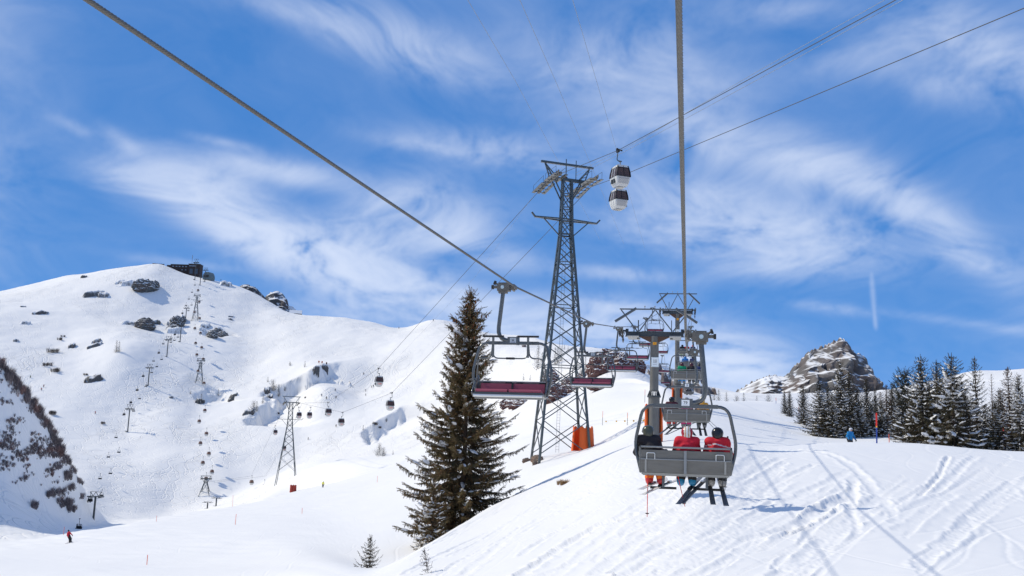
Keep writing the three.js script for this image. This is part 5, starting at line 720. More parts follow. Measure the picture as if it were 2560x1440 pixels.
function shrub(px, py, w, n, label, col, seed) {            // one bush of several stems
  const r = rng(seed), c = hit(px, py, 20), d = project(c)[2], R = w / FOCAL * d / 2, k = kit();
  for (let i = 0; i < n; i++) { const a = r() * 6.28, o = R * Math.sqrt(r()), s = R * lerp(.5, 1, r()); k.add(twigGeo.clone(), new THREE.Matrix4().compose(V(Math.cos(a) * o, -.05, Math.sin(a) * o * .7), new THREE.Quaternion().setFromEuler(new THREE.Euler(0, r() * 6, (r() - .5) * .5)), V(s, s, s))); }
  const m = part(scene, 'bush', k.geo, new THREE.MeshStandardMaterial({ color: rgb(...col), roughness: .95, side: THREE.DoubleSide })); m.position.copy(c); return tag(m, label, 'bush');
}
shrub(1409, 1211, 30, 20, 'straw coloured bush on the near snow between spruce shadow and chair 79', [.32, .19, .085], 71);
[[130, 882, 26, 'brown bush on the far slope above the left spur'], [150, 850, 16, 'small brown bush right above the larger one on the far slope'], [120, 915, 22, 'grey bush just above the brow of the left spur'], [140, 930, 24, 'pale bush low above the left spur brow'], [215, 938, 12, 'little bush left of the snowed rock on the far slope'], [157, 842, 10, 'tiny dark bush high above the left spur'], [128, 1036, 22, 'brown bush right of the spur spruce'], [258, 1060, 16, 'thin bush beside the far ski lift line'], [935, 1062, 16, 'brown bush on the snow bank left of the spruce'], [948, 1070, 10, 'thin bush right on the snow bank left of the spruce'], [695, 1035, 10, 'little bush in the gully left of the lattice head'], [763, 996, 10, 'brown bush right of the slope lattice tower head']].forEach(([x, y, w, l], i) => shrub(x, y, w, 9, l, [.085, .066, .055], 80 + i));

// ---------------------------------------------------------------- buildings on the summit
const wallDark = mat(.035, .022, .02, .8), paneDark = new THREE.MeshStandardMaterial({ color: rgb(.05, .07, .10), roughness: .12 }), paneSky = new THREE.MeshStandardMaterial({ color: rgb(.22, .27, .34), roughness: .12 });
{
  const D = 882, m = D / FOCAL, o = drop(at(486, 688, D)), u = (px, py) => { const p = at(px, py, D); return V((px - 486) * m, p.y - o.y, 0); };
  const t = thing('summit_restaurant', 'dark flat roofed summit building with long wing on the left mountain top', 'building', V(o.x, o.y, o.z));
  const W = 10.4, top = u(486, 661).y; kit().box(W, top + 5, 9, 0, (top - 5) / 2, -2).to(t, 'tower_block', wallDark); kit().box(W + .5, .5, 9.5, 0, top + .2, -2).to(t, 'roof', M.steelDark);
  kit().box(18, 9, 8, -13.9, top - 4.6, -5).to(t, 'wing', wallDark); kit().box(18.4, .4, 8.6, -13.9, top - .1, -5).to(t, 'roof', M.steelDark); kit().box(6, 6, 7, -24, top - 3.6, -6).to(t, 'annex', wallDark);
  for (const x of [-20.5, -17.4, -14.6, -11.6, -8.6]) { const f = kit().box(1.7, 1.0, .1, x, top - 1.9, -.96).to(t, 'window', M.steelDark); kit().box(1.5, .8, .06, x, top - 1.9, -.88).to(f, 'pane', paneSky); } for (const x of [-12, -8.8]) { const f = kit().box(1.4, .9, .1, x, top - 5, -.96).to(t, 'window', M.steelDark); kit().box(1.2, .7, .06, x, top - 5, -.88).to(f, 'pane', paneSky); }
  for (const x of [-2.4, 2.2]) { const f = kit().box(3.2, 5, .1, x, top - 6.6, 2.56).to(t, 'window', M.black); kit().box(2.9, 4.6, .06, x, top - 6.6, 2.64).to(f, 'pane', paneDark); } for (let i = 0; i < 6; i++) kit().box(.8, 1, .08, -4 + i * 1.1, top - 1.6, 2.56).to(t, 'pane', paneSky);
  const a = thing('antenna_mast', 'thin antenna mast on the summit building roof', 'antenna', V(o.x + (474.5 - 486) * m, o.y + top, o.z - 3)); kit().rod(V(0, 0, 0), V(0, 9.6, 0), .14, .07).to(a, 'pole', M.steelDark); kit().rod(V(0, 6.2, 0), V(0, 9.3, 0), .26).to(a, 'aerial', M.zinc);
  const f = thing('terrace_wall', 'low dark terrace wall on the snow dome left of the summit building', 'wall', at(396, 661, 888)); kit().box(11, 1.3, .4, 0, 0, 0, 0, 0, -.06).to(f, 'wall', wallDark); for (let i = 0; i < 6; i++) kit().rod(V(-5 + i * 2, .2, 0), V(-5 + i * 2, 1.4, 0), .07).to(f, 'post', M.steelDark);
  const p = drop(at(517, 702, 862)), s = thing('lift_station', 'grey rounded lift station pod right below the summit building', 'lift station', p); s.rotation.y = -.3;
  const sh = new THREE.Shape(); sh.moveTo(-3.4, 0); sh.lineTo(-3.7, 2.2); sh.quadraticCurveTo(-3.4, 5.8, -1, 6.4); sh.lineTo(1.6, 6.4); sh.quadraticCurveTo(3.2, 5.4, 3.7, 2); sh.lineTo(3.5, 0); kit().add(new THREE.ExtrudeGeometry(sh, { depth: 7, bevelEnabled: true, bevelSize: .3, bevelThickness: .3, bevelSegments: 2, steps: 1 }), new THREE.Matrix4().setPosition(0, .6, -6)).to(s, 'hood', mat(.10, .14, .15, .35)); kit().box(5, 2.2, .3, 0, 3.4, 1.25).to(s, 'opening', M.black); kit().box(7.4, .7, 7, 0, .5, -2.5).to(s, 'apron', M.zinc);
  const h = drop(at(741, 790, 835)), b = thing('mountain_hut', 'small hut with snowed roof where the left ridge dips', 'hut', h); b.rotation.y = .25; kit().box(8.6, 2.6, 5, 0, .6, 0).to(b, 'wall', mat(.06, .04, .03, .9)); const g = new THREE.Shape([[-3.2, 0], [3.2, 0], [0, 3.3]].map(q => new THREE.Vector2(...q))); kit().add(new THREE.ExtrudeGeometry(g, { depth: 10.5, bevelEnabled: false }), new THREE.Matrix4().makeRotationY(Math.PI / 2).setPosition(-6, 1.8, 0)).to(b, 'snowed_roof', treeSnow); kit().add(new THREE.ExtrudeGeometry(new THREE.Shape([[-2.9, 0], [2.9, 0], [0, 3]].map(q => new THREE.Vector2(...q))), { depth: .1, bevelEnabled: false }), new THREE.Matrix4().makeRotationY(Math.PI / 2).setPosition(4.5, 1.8, 0)).to(b, 'gable', wallDark);
  const c = at(552, 703, 868), x = thing('summit_cross', 'tiny cross on the rocks right of the summit station', 'cross', c); kit().rod(V(0, -1, 0), V(0, 2, 0), .12).to(x, 'upright', M.steelDark); kit().rod(V(-.6, 1.3, 0), V(.6, 1.3, 0), .1).to(x, 'arm', M.steelDark);
  [[1470, 877, 'dark lift station on the distant ridge behind the tall lattice tower'], [1484, 876, 'second dark lift building on the distant ridge right beside the first']].forEach(([q, y, l], i) => { const z = thing('ridge_station', l, 'lift station', at(q, y + 3, 600)); kit().box(i ? 3 : 4, 1.6, 3, 0, 0, 0).to(z, 'wall', wallDark); kit().box(i ? 3.3 : 4.3, .25, 3.3, 0, .9, 0).to(z, 'roof', M.steelDark); kit().rod(V(1, .8, 0), V(1, 2.4, 0), .12).rod(V(.2, 2.4, 0), V(1.9, 2.4, 0), .1).to(z, 'gantry', M.steelDark); });
}
// ---------------------------------------------------------------- the far chairlift and its small neighbours
function farTower(label, H, frame) {
  const t = thing('far_lift_tower', label, 'lift tower', null, 'far chairlift towers');
  kit().rod(V(0, -1, 0), V(0, H, 0), .34, .3, 10).to(t, 'post', M.steelDark); kit().box(4.2, .32, .4, 0, H, 0).to(t, 'crossarm', M.steelDark);
  for (const s of [-1, 1]) { kit().box(.3, .4, 2.4, s * 2.1, H - .1, 0).to(t, 'sheave_train', M.steelDark); kit().box(.7, .12, 1.6, s * 1.4, H - .5, 0).to(t, 'work_platform', M.steelDark); }
  if (frame) for (const [a, b, c, d] of [[-2.1, 1.7, 2.1, 1.7], [-2.1, 1.7, -1, .1], [0, 1.7, -1, .1], [0, 1.7, 1, .1], [2.1, 1.7, 1, .1]]) kit().beam(V(a, H + b, 0), V(c, H + d, 0), .13, .13, V(0, 0, 1)).to(t, 'lifting_frame', M.steelDark);
  kit().box(1.5, .25, 1.2, -.5, .3, .2).to(t, 'footing', M.zinc); return t;
}
{
  const list = [[233, 1303, 1241, 'far lift tower lowest in the line, nearest the red skier'], [319, 1080, 1022, 'second far lift tower from the bottom, on the open piste'], [370, 964, 919, 'third far lift tower from the bottom, below the pair of spruces'], [417, 892, 849, 'fourth far lift tower from the bottom, below the rocks'], [450, 855, 815, 'fifth far lift tower from the bottom, between the rock bands'], [464, 799, 770, 'sixth far lift tower from the bottom, above the rock bands'], [500, 713, 691, 'top far lift tower beside the station pod'], [487, 700, 656, 'grey lift tower standing before the summit building'], [512, 704, 675, 'lift tower with frame before the station pod'], [553, 1266, 1245, 'small lift tower peeping over the brow right of the slender lattice tower'], [532, 1266, 1256, 'short lift tower behind the brow, close right of the slender lattice tower']];
  let t0; list.forEach(([px, py, top, label], i) => { const b = i > 8 ? onGround(px, 450) : hit(px, py, 300), d = project(b)[2], H = rowY(b, top) - b.y, t = i ? copy(t0, label) : (t0 = farTower(label, 9, true)); t.position.copy(b); t.scale.set(1, H / 9, 1); t.rotation.y = -.3; });
}
function farChair(label, riders) {
  const t = thing(riders ? 'far_loaded_chair' : 'far_chair', label, 'ski lift chair', null, riders ? 'far chairs with riders' : 'far empty chairs'); t.userData.base = t.name;
  kit().rod(V(0, 0, 0), V(0, -1.3, 0), .06, .06, 6).box(.3, .2, .3, 0, 0, 0).to(t, 'hanger', M.steelDark); kit().path([V(-.85, -2.5, 0), V(-.85, -1.35, 0), V(.85, -1.35, 0), V(.85, -2.5, 0)], .045, .25, 6).to(t, 'bail', M.steelDark);
  kit().box(1.75, .32, .5, 0, -2.5, .1).to(t, 'seat', M.black); kit().box(1.75, .4, .08, 0, -2.2, -.15).to(t, 'backrest', M.steelDark);
  if (riders) for (const x of [-.5, .05, .55]) kit().ball(.24, x, -2.0, .05, 1, 1.5, .8, 8).ball(.13, x, -1.52, .05, 1, 1.1, 1, 8).rod(V(x, -2.4, .3), V(x, -2.95, .45), .12).to(t, 'rider', M.black);
  return t;
}
const abovePx = (px, py, up, from = 250) => { let d = project(hit(px, py, from))[2]; for (let i = 0; i < 3; i++) d = project(hit(px, py + up * FOCAL / d, from))[2]; return at(px, py, d); };
{
  const E = [[480, 731], [472, 748], [479, 763], [465, 764], [471, 777], [445, 843], [436, 851], [427, 856], [408, 860], [404, 899], [384, 903], [392, 917], [379, 932], [365, 966], [349, 997], [334, 1028], [290, 1094], [297, 1131], [271, 1143], [276, 1184], [250, 1197], [254, 1239], [428, 846], [487, 713]], L = [[456, 784], [437, 837], [397, 883], [358, 941], [343, 976], [327, 1007], [310, 1037], [225, 1252], [197, 1321]];
  const TY = [656, 770, 815, 849, 919, 1022, 1241, 1400], TN = ['summit towers', 'sixth far tower', 'fifth far tower', 'fourth far tower', 'third far tower', 'second far tower', 'lowest far tower', 'snow brow'], ORD = ['topmost', 'second', 'third', 'fourth', 'fifth', 'sixth', 'seventh', 'eighth'];
  const lab = (k, A, q) => { const z = TY.findIndex((y, j) => q[1] >= y && q[1] < TY[j + 1]), same = A.filter(p => p[1] >= TY[z] && p[1] < TY[z + 1]); return `${ORD[same.indexOf(q)]} far ${k ? 'chair with riders' : 'empty chair'} between the ${TN[z]} and the ${TN[z + 1]}`; };
  const place = (c, [px, py]) => { c.position.copy(abovePx(px, py, 5)).add(V(0, 2.45, 0)); c.rotation.set(0, -.3, 0); };
  for (const [A, k] of [[E, 0], [L, 1]]) { let c0; A.sort((a, b) => a[1] - b[1]).forEach((q, i) => { const l = lab(k, A, q), c = i ? copy(c0, l) : (c0 = farChair(l, k)); place(c, q); }); }
}
{ // small cabins on the far gondola line
  const t0 = thing('far_gondola_cabin', 'tiny gondola cabin on the far line climbing to the summit', 'gondola cabin', null, 'tiny far gondola cabins'); t0.userData.base = 'far_gondola_cabin';
  const brown = mat(.16, .085, .06, .25), mm = new THREE.Matrix4().setPosition(0, roofY, 0);
  kit().rod(V(0, .1, 0), V(-.1, -1.1, 0), .06, .06, 6).rod(V(-.1, -1.1, 0), V(0, -1.75, 0), .06, .06, 6).box(.3, .3, .5, 0, .1, 0).to(t0, 'hanger', M.steelDark);
  kit().add(cabinShell(0, -1.16, 0, 20, true), mm).to(t0, 'upper_shell', brown); kit().add(cabinShell(-1.1, -1.28, .03, 20), mm).to(t0, 'belt', M.black); kit().add(cabinShell(-1.2, -2.14, .01, 20, false, true), mm).to(t0, 'lower_shell', cabinWhite);
  const A = [[495, 726], [498, 755], [486, 781], [499, 796], [487, 821], [501, 833], [489, 858], [504, 869], [492, 887], [508, 898], [495, 928], [510, 958], [512, 1026], [498, 1053], [516, 1084], [501, 1108], [522, 1134], [507, 1157], [530, 1179], [515, 1197], [539, 1229], [539, 1254], [521, 1263], [593, 1250], [629, 1205], [661, 1215]], own = { 23: 'gondola cabin just above the brow left of the slope lattice tower, half hidden', 24: 'gondola cabin low left of the slope lattice tower, left of two', 25: 'gondola cabin low left of the slope lattice tower, right of two', 12: 'gondola cabin before the shaded gully below the lone spruce' };
  const CY = [690, 745, 900, 1060, 1196, 1300], CN = ['above the high lattice tower', 'between the high and the half way lattice towers', 'below the half way lattice tower', 'above the slender lattice tower', 'beside the slender lattice tower behind the brow'], OR = ['topmost', 'second', 'third', 'fourth', 'fifth', 'sixth', 'seventh', 'eighth'];
  const cl = (py, i) => { const z = CY.findIndex((y, j) => py >= y && py < CY[j + 1]), same = A.map((q, j) => j).filter(j => !own[j] && A[j][1] >= CY[z] && A[j][1] < CY[z + 1]); return `${OR[same.indexOf(i)]} tiny far gondola cabin ${CN[z]}`; };
  A.forEach(([px, py], i) => { const l = own[i] ?? cl(py, i), c = i ? copy(t0, l) : t0; if (!i) c.userData.label = l; if (own[i]) { delete c.userData.group; c.position.copy(at(px, py, i === 12 ? 560 : i === 23 ? 500 : 475)); } else { const q = abovePx(px, py, 9, 330); c.position.copy(py > 1010 ? at(px, py, Math.max(project(q)[2], 490)) : q); } c.position.y += 2.9; c.rotation.set(0, GTURN + .3, 0); c.scale.set(.86, 1.1, .9); });
}

// ---------------------------------------------------------------- people
function surfaceNet(f, lo, hi, cell) {                      // closed skin where f changes sign (f < 0 inside)
  const n = [0, 1, 2].map(k => Math.ceil((hi[k] - lo[k]) / cell) + 1), S = new Float32Array(n[0] * n[1] * n[2]), id = (i, j, k) => (k * n[1] + j) * n[0] + i;
  for (let k = 0; k < n[2]; k++) for (let j = 0; j < n[1]; j++) for (let i = 0; i < n[0]; i++) S[id(i, j, k)] = f(lo[0] + i * cell, lo[1] + j * cell, lo[2] + k * cell);
  const vid = new Int32Array(S.length).fill(-1), P = [], I = [];
  for (let k = 0; k < n[2] - 1; k++) for (let j = 0; j < n[1] - 1; j++) for (let i = 0; i < n[0] - 1; i++) {
    let sx = 0, sy = 0, sz = 0, c = 0; const v = (a, b, d) => S[id(i + a, j + b, k + d)];
    for (let e = 0; e < 12; e++) { const ax = e >> 2, b = e & 1, d = (e >> 1) & 1, A = ax === 0 ? [0, b, d] : ax === 1 ? [b, 0, d] : [b, d, 0], B = A.slice(); B[ax] = 1; const p = v(...A), q = v(...B); if ((p < 0) !== (q < 0)) { const t = p / (p - q); sx += A[0] + (B[0] - A[0]) * t; sy += A[1] + (B[1] - A[1]) * t; sz += A[2] + (B[2] - A[2]) * t; c++; } }
    if (c) { vid[id(i, j, k)] = P.length / 3; P.push(lo[0] + (i + sx / c) * cell, lo[1] + (j + sy / c) * cell, lo[2] + (k + sz / c) * cell); }
  }
  const quad = (a, b, c, d, flip) => { if (a < 0 || b < 0 || c < 0 || d < 0) return; flip ? I.push(a, c, b, a, d, c) : I.push(a, b, c, a, c, d); };
  for (let k = 1; k < n[2] - 1; k++) for (let j = 1; j < n[1] - 1; j++) for (let i = 1; i < n[0] - 1; i++) {
    const s = S[id(i, j, k)] < 0;
    if (s !== (S[id(i + 1, j, k)] < 0)) quad(vid[id(i, j - 1, k - 1)], vid[id(i, j, k - 1)], vid[id(i, j, k)], vid[id(i, j - 1, k)], !s);
    if (s !== (S[id(i, j + 1, k)] < 0)) quad(vid[id(i - 1, j, k - 1)], vid[id(i - 1, j, k)], vid[id(i, j, k)], vid[id(i, j, k - 1)], !s);
    if (s !== (S[id(i, j, k + 1)] < 0)) quad(vid[id(i - 1, j - 1, k)], vid[id(i, j - 1, k)], vid[id(i, j, k)], vid[id(i - 1, j, k)], !s);
  }
  const g = new THREE.BufferGeometry(); g.setAttribute('position', new THREE.Float32BufferAttribute(P, 3)); g.setIndex(I); g.computeVertexNormals(); return g;
}
function skin(bones, cell, k = .05, extra) {                // tapered capsules joined smoothly; a bone is [a, b, ra, rb, flatten z]
  const lo = [1e9, 1e9, 1e9], hi = [-1e9, -1e9, -1e9];
  for (const [a, b, ra, rb] of bones) for (const [p, r] of [[a, ra], [b, rb]]) ['x', 'y', 'z'].forEach((q, i) => { lo[i] = Math.min(lo[i], p[q] - r - .06); hi[i] = Math.max(hi[i], p[q] + r + .06); });
  const B = bones.map(([a, b, ra, rb]) => [a.x, a.y, a.z, b.x - a.x, b.y - a.y, b.z - a.z, ra, rb, (b.x - a.x) ** 2 + (b.y - a.y) ** 2 + (b.z - a.z) ** 2 + 1e-9]);
  return surfaceNet((x, y, z) => {
    let m = 1e9; for (const q of B) { const dx = x - q[0], dy = y - q[1], dz = z - q[2], t = clamp((dx * q[3] + dy * q[4] + dz * q[5]) / q[8]), d = Math.hypot(dx - q[3] * t, dy - q[4] * t, dz - q[5] * t) - lerp(q[6], q[7], t); if (m > 1e8) m = d; else { const h = Math.max(k - Math.abs(m - d), 0) / k; m = Math.min(m, d) - h * h * k * .25; } }
    return extra ? extra(x, y, z, m) : m;
  }, lo, hi, cell);
}
const SKINM = mat(.50, .27, .18, .6);
// J: joints of the pose; left and right in arrays
function figureGeo(J, cell) {
  const two = [0, 1], fold = (x, y, z, m) => m + .012 * noise3(x * 9, y * 14, z * 9) + .006 * noise3(x * 28, y * 30, z * 28);
  const up = J.head.clone().sub(J.neck).normalize(), look = J.look ?? V(0, 0, 1), jaw = J.head.clone().addScaledVector(look, .03).addScaledVector(up, -.07);
  const handBones = i => { const w = J.ha[i], f = w.clone().sub(J.el[i]).normalize(), s = new THREE.Vector3().crossVectors(f, V(0, 1, .3)).normalize(), n = s.clone().cross(f), o = []; o.push([w, w.clone().addScaledVector(f, .08), .034, .036]); for (let q = 0; q < 4; q++) { const a = w.clone().addScaledVector(f, .08).addScaledVector(s, (q - 1.5) * .02); const b = a.clone().addScaledVector(f, [.035, .042, .04, .03][q]).addScaledVector(n, -.012), c = b.clone().addScaledVector(f, .012).addScaledVector(n, -.03); o.push([a, b, .0115, .011], [b, c, .011, .010]); } const th = w.clone().addScaledVector(f, .03).addScaledVector(s, -.03); o.push([th, th.clone().addScaledVector(f, .04).addScaledVector(s, -.025), .013, .011]); return o; };
  const bones = [[J.pelvis, J.chest, .12, .13], [J.chest, J.neck, .12, .06], [J.neck, J.head, .055, .07], [J.head, J.head.clone().addScaledVector(up, .03), .095, .092], [jaw, jaw.clone().addScaledVector(look, .035), .06, .04], [J.head.clone().addScaledVector(look, .1).addScaledVector(up, -.01), J.head.clone().addScaledVector(look, .112).addScaledVector(up, -.035), .012, .018], [J.sh[0], J.sh[1], .06, .06]];
  for (const i of two) bones.push([J.sh[i], J.el[i], .055, .042], [J.el[i], J.ha[i], .042, .03], [J.hi[i], J.kn[i], .085, .06], [J.kn[i], J.an[i], .06, .042], [J.pelvis, J.hi[i], .11, .09], [J.an[i], J.toe[i], .045, .04], ...handBones(i).slice(0, 1));
  const body = skin(bones, cell * 1.15, .04);
  const jb = [[J.pelvis, J.chest, .165, .185], [J.chest, J.neck.clone().addScaledVector(up, -.06), .18, .1], [J.neck.clone().addScaledVector(up, -.05), J.neck.clone().addScaledVector(up, .02), .085, .08], [J.sh[0], J.sh[1], .085, .085]];
  for (const i of two) jb.push([J.sh[i], J.el[i], .082, .066], [J.el[i], J.ha[i], .066, .052]);
  const jacket = skin(jb, cell, .06, fold), tb = []; for (const i of two) tb.push([J.pelvis, J.hi[i], .145, .13], [J.hi[i], J.kn[i], .125, .092], [J.kn[i], J.an[i].clone().lerp(J.kn[i], .12), .092, .088]);
  const trousers = skin(tb, cell, .05, fold);
  const boots = two.map(i => skin([[J.an[i].clone().lerp(J.kn[i], .25), J.an[i], .075, .08], [J.an[i].clone().add(V(0, -.045, 0)), J.toe[i].clone().add(V(0, -.02, 0)), .062, .055], [J.an[i].clone().lerp(J.toe[i], -.3).add(V(0, -.045, 0)), J.an[i].clone().add(V(0, -.045, 0)), .05, .06]], cell * .9, .03));
  const gloves = two.map(i => skin(handBones(i).map(([a, b, c, d]) => [a, b, c + .006, d + .005]), cell > .025 ? .02 : .0115, .012));
  const hc = J.head.clone().addScaledVector(up, .025), back = look.clone().negate();
  const helmet = skin([[hc.clone().addScaledVector(back, .02), hc.clone().addScaledVector(look, .025).addScaledVector(up, .01), .106, .1], [hc.clone().addScaledVector(back, .03).addScaledVector(up, -.06), hc.clone().addScaledVector(back, .02), .094, .104]], cell * .8, .03, (x, y, z, m) => { const d = V(x, y, z).sub(hc), l = d.dot(look), v = d.dot(up); return Math.max(m, Math.min(l - .02, -v - .005)); });
  const right = new THREE.Vector3().crossVectors(up, look), gc = J.head.clone().addScaledVector(look, .085).addScaledVector(up, .028);
  const goggles = skin([[gc.clone().addScaledVector(right, -.05), gc.clone().addScaledVector(right, .05), .036, .036]], .012, .02);
  return { body, jacket, trousers, boots, gloves, helmet, goggles };
}
const seatedJoints = (dx = 0, lean = 0, turn = 0) => { const p = V(dx, -2.39, .16), c = V(dx + lean * .5, -2.15, .14), n = V(dx + lean, -1.98, .14), h = V(dx + lean * 1.12, -1.845, .17); return { pelvis: p, chest: c, neck: n, head: h, look: V(turn, -.1, 1).normalize(), sh: [V(n.x - .145, -1.985, .13), V(n.x + .145, -1.985, .13)], el: [V(n.x - .22, -2.23, .26), V(n.x + .22, -2.23, .26)], ha: [V(dx - .17, -2.2, .42), V(dx + .17, -2.2, .42)], hi: [V(dx - .09, -2.4, .14), V(dx + .09, -2.4, .14)], kn: [V(dx - .1, -2.37, .56), V(dx + .1, -2.37, .56)], an: [V(dx - .11, -2.73, .54), V(dx + .11, -2.73, .54)], toe: [V(dx - .12, -2.77, .70), V(dx + .12, -2.77, .70)] }; };
function dress(t, G, m) {                                   // a figure's meshes under its group
  const b = part(t, 'body', G.body, SKINM); part(t, 'jacket', G.jacket, m.jacket); part(t, 'trousers', G.trousers, m.trousers);
  G.boots.forEach(g => part(t, 'boot', g, m.boots)); G.gloves.forEach(g => part(t, 'glove', g, m.gloves ?? M.black)); part(t, 'helmet', G.helmet, m.helmet); part(t, 'goggles', G.goggles, M.black); return t;
}
const cloth = (r, g, b) => mat(r, g, b, .85), shell = (r, g, b) => mat(r, g, b, .22);
function skiGeo(L = 1.62) {                                 // along +z, sole at y 0, tip turned up
  const P = [], I = [], n = 26; for (let i = 0; i <= n; i++) { const t = i / n, z = (t - .46) * L, w = (.038 + .012 * Math.abs(t - .5) * 2) * (t > .95 ? Math.sqrt(Math.max(0.02, 1 - ((t - .95) / .05) ** 2)) : 1), y = .02 * Math.sin(Math.PI * clamp(t, 0, 1)) + (t > .88 ? ((t - .88) / .12) ** 2 * .07 : 0) + (t < .03 ? (.03 - t) * .4 : 0), h = .008 + .012 * Math.sin(Math.PI * t); P.push(-w, y, z, w, y, z, w, y + h, z, -w, y + h, z); if (i) for (let k = 0; k < 4; k++) { const a = (i - 1) * 4 + k, b = (i - 1) * 4 + (k + 1) % 4; I.push(a, b, a + 4, b, b + 4, a + 4); } }
  I.push(0, 2, 1, 0, 3, 2, n * 4, n * 4 + 1, n * 4 + 2, n * 4, n * 4 + 2, n * 4 + 3); const g = new THREE.BufferGeometry(); g.setAttribute('position', new THREE.Float32BufferAttribute(P, 3)); g.setIndex(I); const f = g.toNonIndexed(); f.computeVertexNormals(); return f;
}
const SKI = skiGeo();
function ski(label, frame, p, rx, ry, rz, m, group) { const t = thing('ski', label, 'ski', null, group); part(t, 'blade', SKI, m); kit().box(.06, .035, .09, 0, .05, -.14).box(.065, .03, .3, 0, .035, 0).to(t, 'binding', M.black); kit().box(.06, .04, .07, 0, .052, .16).to(t, 'toe_piece', M.silver); t.applyMatrix4(frame.clone().multiply(new THREE.Matrix4().compose(p, new THREE.Quaternion().setFromEuler(new THREE.Euler(rx, ry, rz, 'YXZ')), V(1, 1, 1)))); return t; }
function pole(label, frame, a, b, m) { // handle a, tip b
  const t = thing('ski_pole', label, 'ski pole'), d = b.clone().sub(a).normalize(); kit().rod(a.clone().addScaledVector(d, .12), b, .009, .006, 8).to(t, 'shaft', m); kit().rod(a, a.clone().addScaledVector(d, .13), .016, .014).to(t, 'handle', M.black); const c = b.clone().addScaledVector(d, -.07); kit().rod(c, c.clone().addScaledVector(d, .012), .04, .03, 12).to(t, 'basket', M.black); t.applyMatrix4(frame); return t;
}
{ // riders
  const frame = i => { upChairs[i].updateMatrixWorld(); return upChairs[i].matrixWorld.clone(); }, rider = (i, label, G, m, dx = 0, group) => { const t = thing('person', label, 'person', null, group); dress(t, G, m); t.applyMatrix4(frame(i).multiply(new THREE.Matrix4().setPosition(dx, 0, 0))); return t; };
  const helm = textPlate(1, 1, (g, w, h) => { g.fillStyle = '#a8121c'; g.fillRect(0, 0, w, h); g.fillStyle = '#e8e6e2'; g.fillRect(w * .3, 0, w * .16, h); g.fillRect(w * .56, 0, w * .16, h); }, 64), olive = shell(.06, .065, .045), blk = shell(.012, .012, .013);
  const stripes = g => { const p = g.attributes.position, c = new Float32Array(p.count * 3), b = new THREE.Box3().setFromBufferAttribute(p), cx = (b.min.x + b.max.x) / 2, w = b.max.x - b.min.x; for (let i = 0; i < p.count; i++) { const u = (p.getX(i) - cx) / w, v = Math.abs(u), col = v < .1 ? [.75, .74, .7] : v < .17 ? [.45, .22, .03] : v < .26 ? [.75, .74, .7] : [.35, .012, .02]; c.set(col, 3 * i); } g.setAttribute('color', new THREE.BufferAttribute(c, 3)); return g; };
  const redBand = g => { const p = g.attributes.position, c = new Float32Array(p.count * 3); for (let i = 0; i < p.count; i++) { const y = p.getY(i) + .25 * Math.abs(p.getX(i) + .55), on = p.getZ(i) < .14 && y > -2.03 && y < -2.012; c.set(on ? [.6, .6, .58] : [.56, .012, .025], 3 * i); } g.setAttribute('color', new THREE.BufferAttribute(c, 3)); return g; };
  const A = figureGeo(seatedJoints(.57, .12, .5), .02), B = figureGeo(seatedJoints(-.03, .0, .15), .02), C = figureGeo(seatedJoints(-.60, 0, -.1), .02);
  stripes(B.helmet); redBand(C.jacket);
  rider(0, 'rider in black jacket and orange trousers, left seat of chair 79', A, { jacket: cloth(.016, .013, .016), trousers: cloth(.80, .17, .015), boots: mat(.5, .03, .035, .35), helmet: olive });
  rider(0, 'rider in red jacket with red and white striped helmet, middle of chair 79', B, { jacket: cloth(.58, .01, .03), trousers: cloth(.02, .018, .018), boots: mat(.02, .22, .40, .35), helmet: new THREE.MeshStandardMaterial({ vertexColors: true, roughness: .25 }) });
  rider(0, 'rider in red jacket with black helmet, right seat of chair 79', C, { jacket: new THREE.MeshStandardMaterial({ vertexColors: true, roughness: .85 }), trousers: cloth(.018, .017, .018), boots: mat(.35, .33, .30, .4), helmet: blk });
  const F = frame(0), white = mat(.62, .60, .58, .35), dkgrey = mat(.07, .075, .085, .35), grey = mat(.13, .14, .16, .35);
  ski('pale worn ski crossing under the orange trousers, tip to the left', F, V(.38, -2.86, .62), -.22, -.62, 0, white); ski('short seen pale ski behind the crossing one under orange trousers', F, V(.62, -2.86, .6), -.08, -.3, 0, white);
  ski('left grey ski under the blue boots', F, V(-.15, -2.86, .58), -.42, -.42, 0, grey); ski('right grey ski under the blue boots', F, V(-.01 - .26, -2.86, .6), -.40, -.5, 0, grey);
  ski('left dark ski hanging straight under the rider with black helmet', F, V(-.47, -2.85, .58), -.40, .06, 0, dkgrey); ski('right dark ski hanging straight under the rider with black helmet', F, V(-.68, -2.85, .58), -.42, .1, 0, dkgrey);
  pole('red ski pole hanging straight down left under chair 79', F, V(.70, -2.36, .38), V(.70, -3.42, .1), M.red); pole('red ski pole slanting down to the right under chair 79', F, V(.22, -2.3, .5), V(.0, -3.2, .1), M.red);
  for (const i of [0, 1]) pole(i ? 'dark ski pole upright in front of the right rider, inner of two' : 'dark ski pole upright in front of the right rider, outer of two', F, V(-.80 + i * .05, -1.87 - i * .03, .42 + i * .05), V(-.74 + i * .05, -2.88, .30), M.steelDark);
  const S = figureGeo(seatedJoints(0, 0, .1), .03), c = { red: cloth(.62, .02, .02), pink: cloth(.62, .05, .22), black: cloth(.02, .02, .022), yellow: cloth(.75, .33, .03), green: cloth(.0, .28, .12), blue: cloth(.02, .17, .48), navy: cloth(.02, .035, .12), sky: cloth(.02, .25, .62), lime: cloth(.35, .62, .02), white: cloth(.6, .6, .6), maroon: cloth(.10, .02, .03) }, bt = mat(.2, .2, .2, .4);
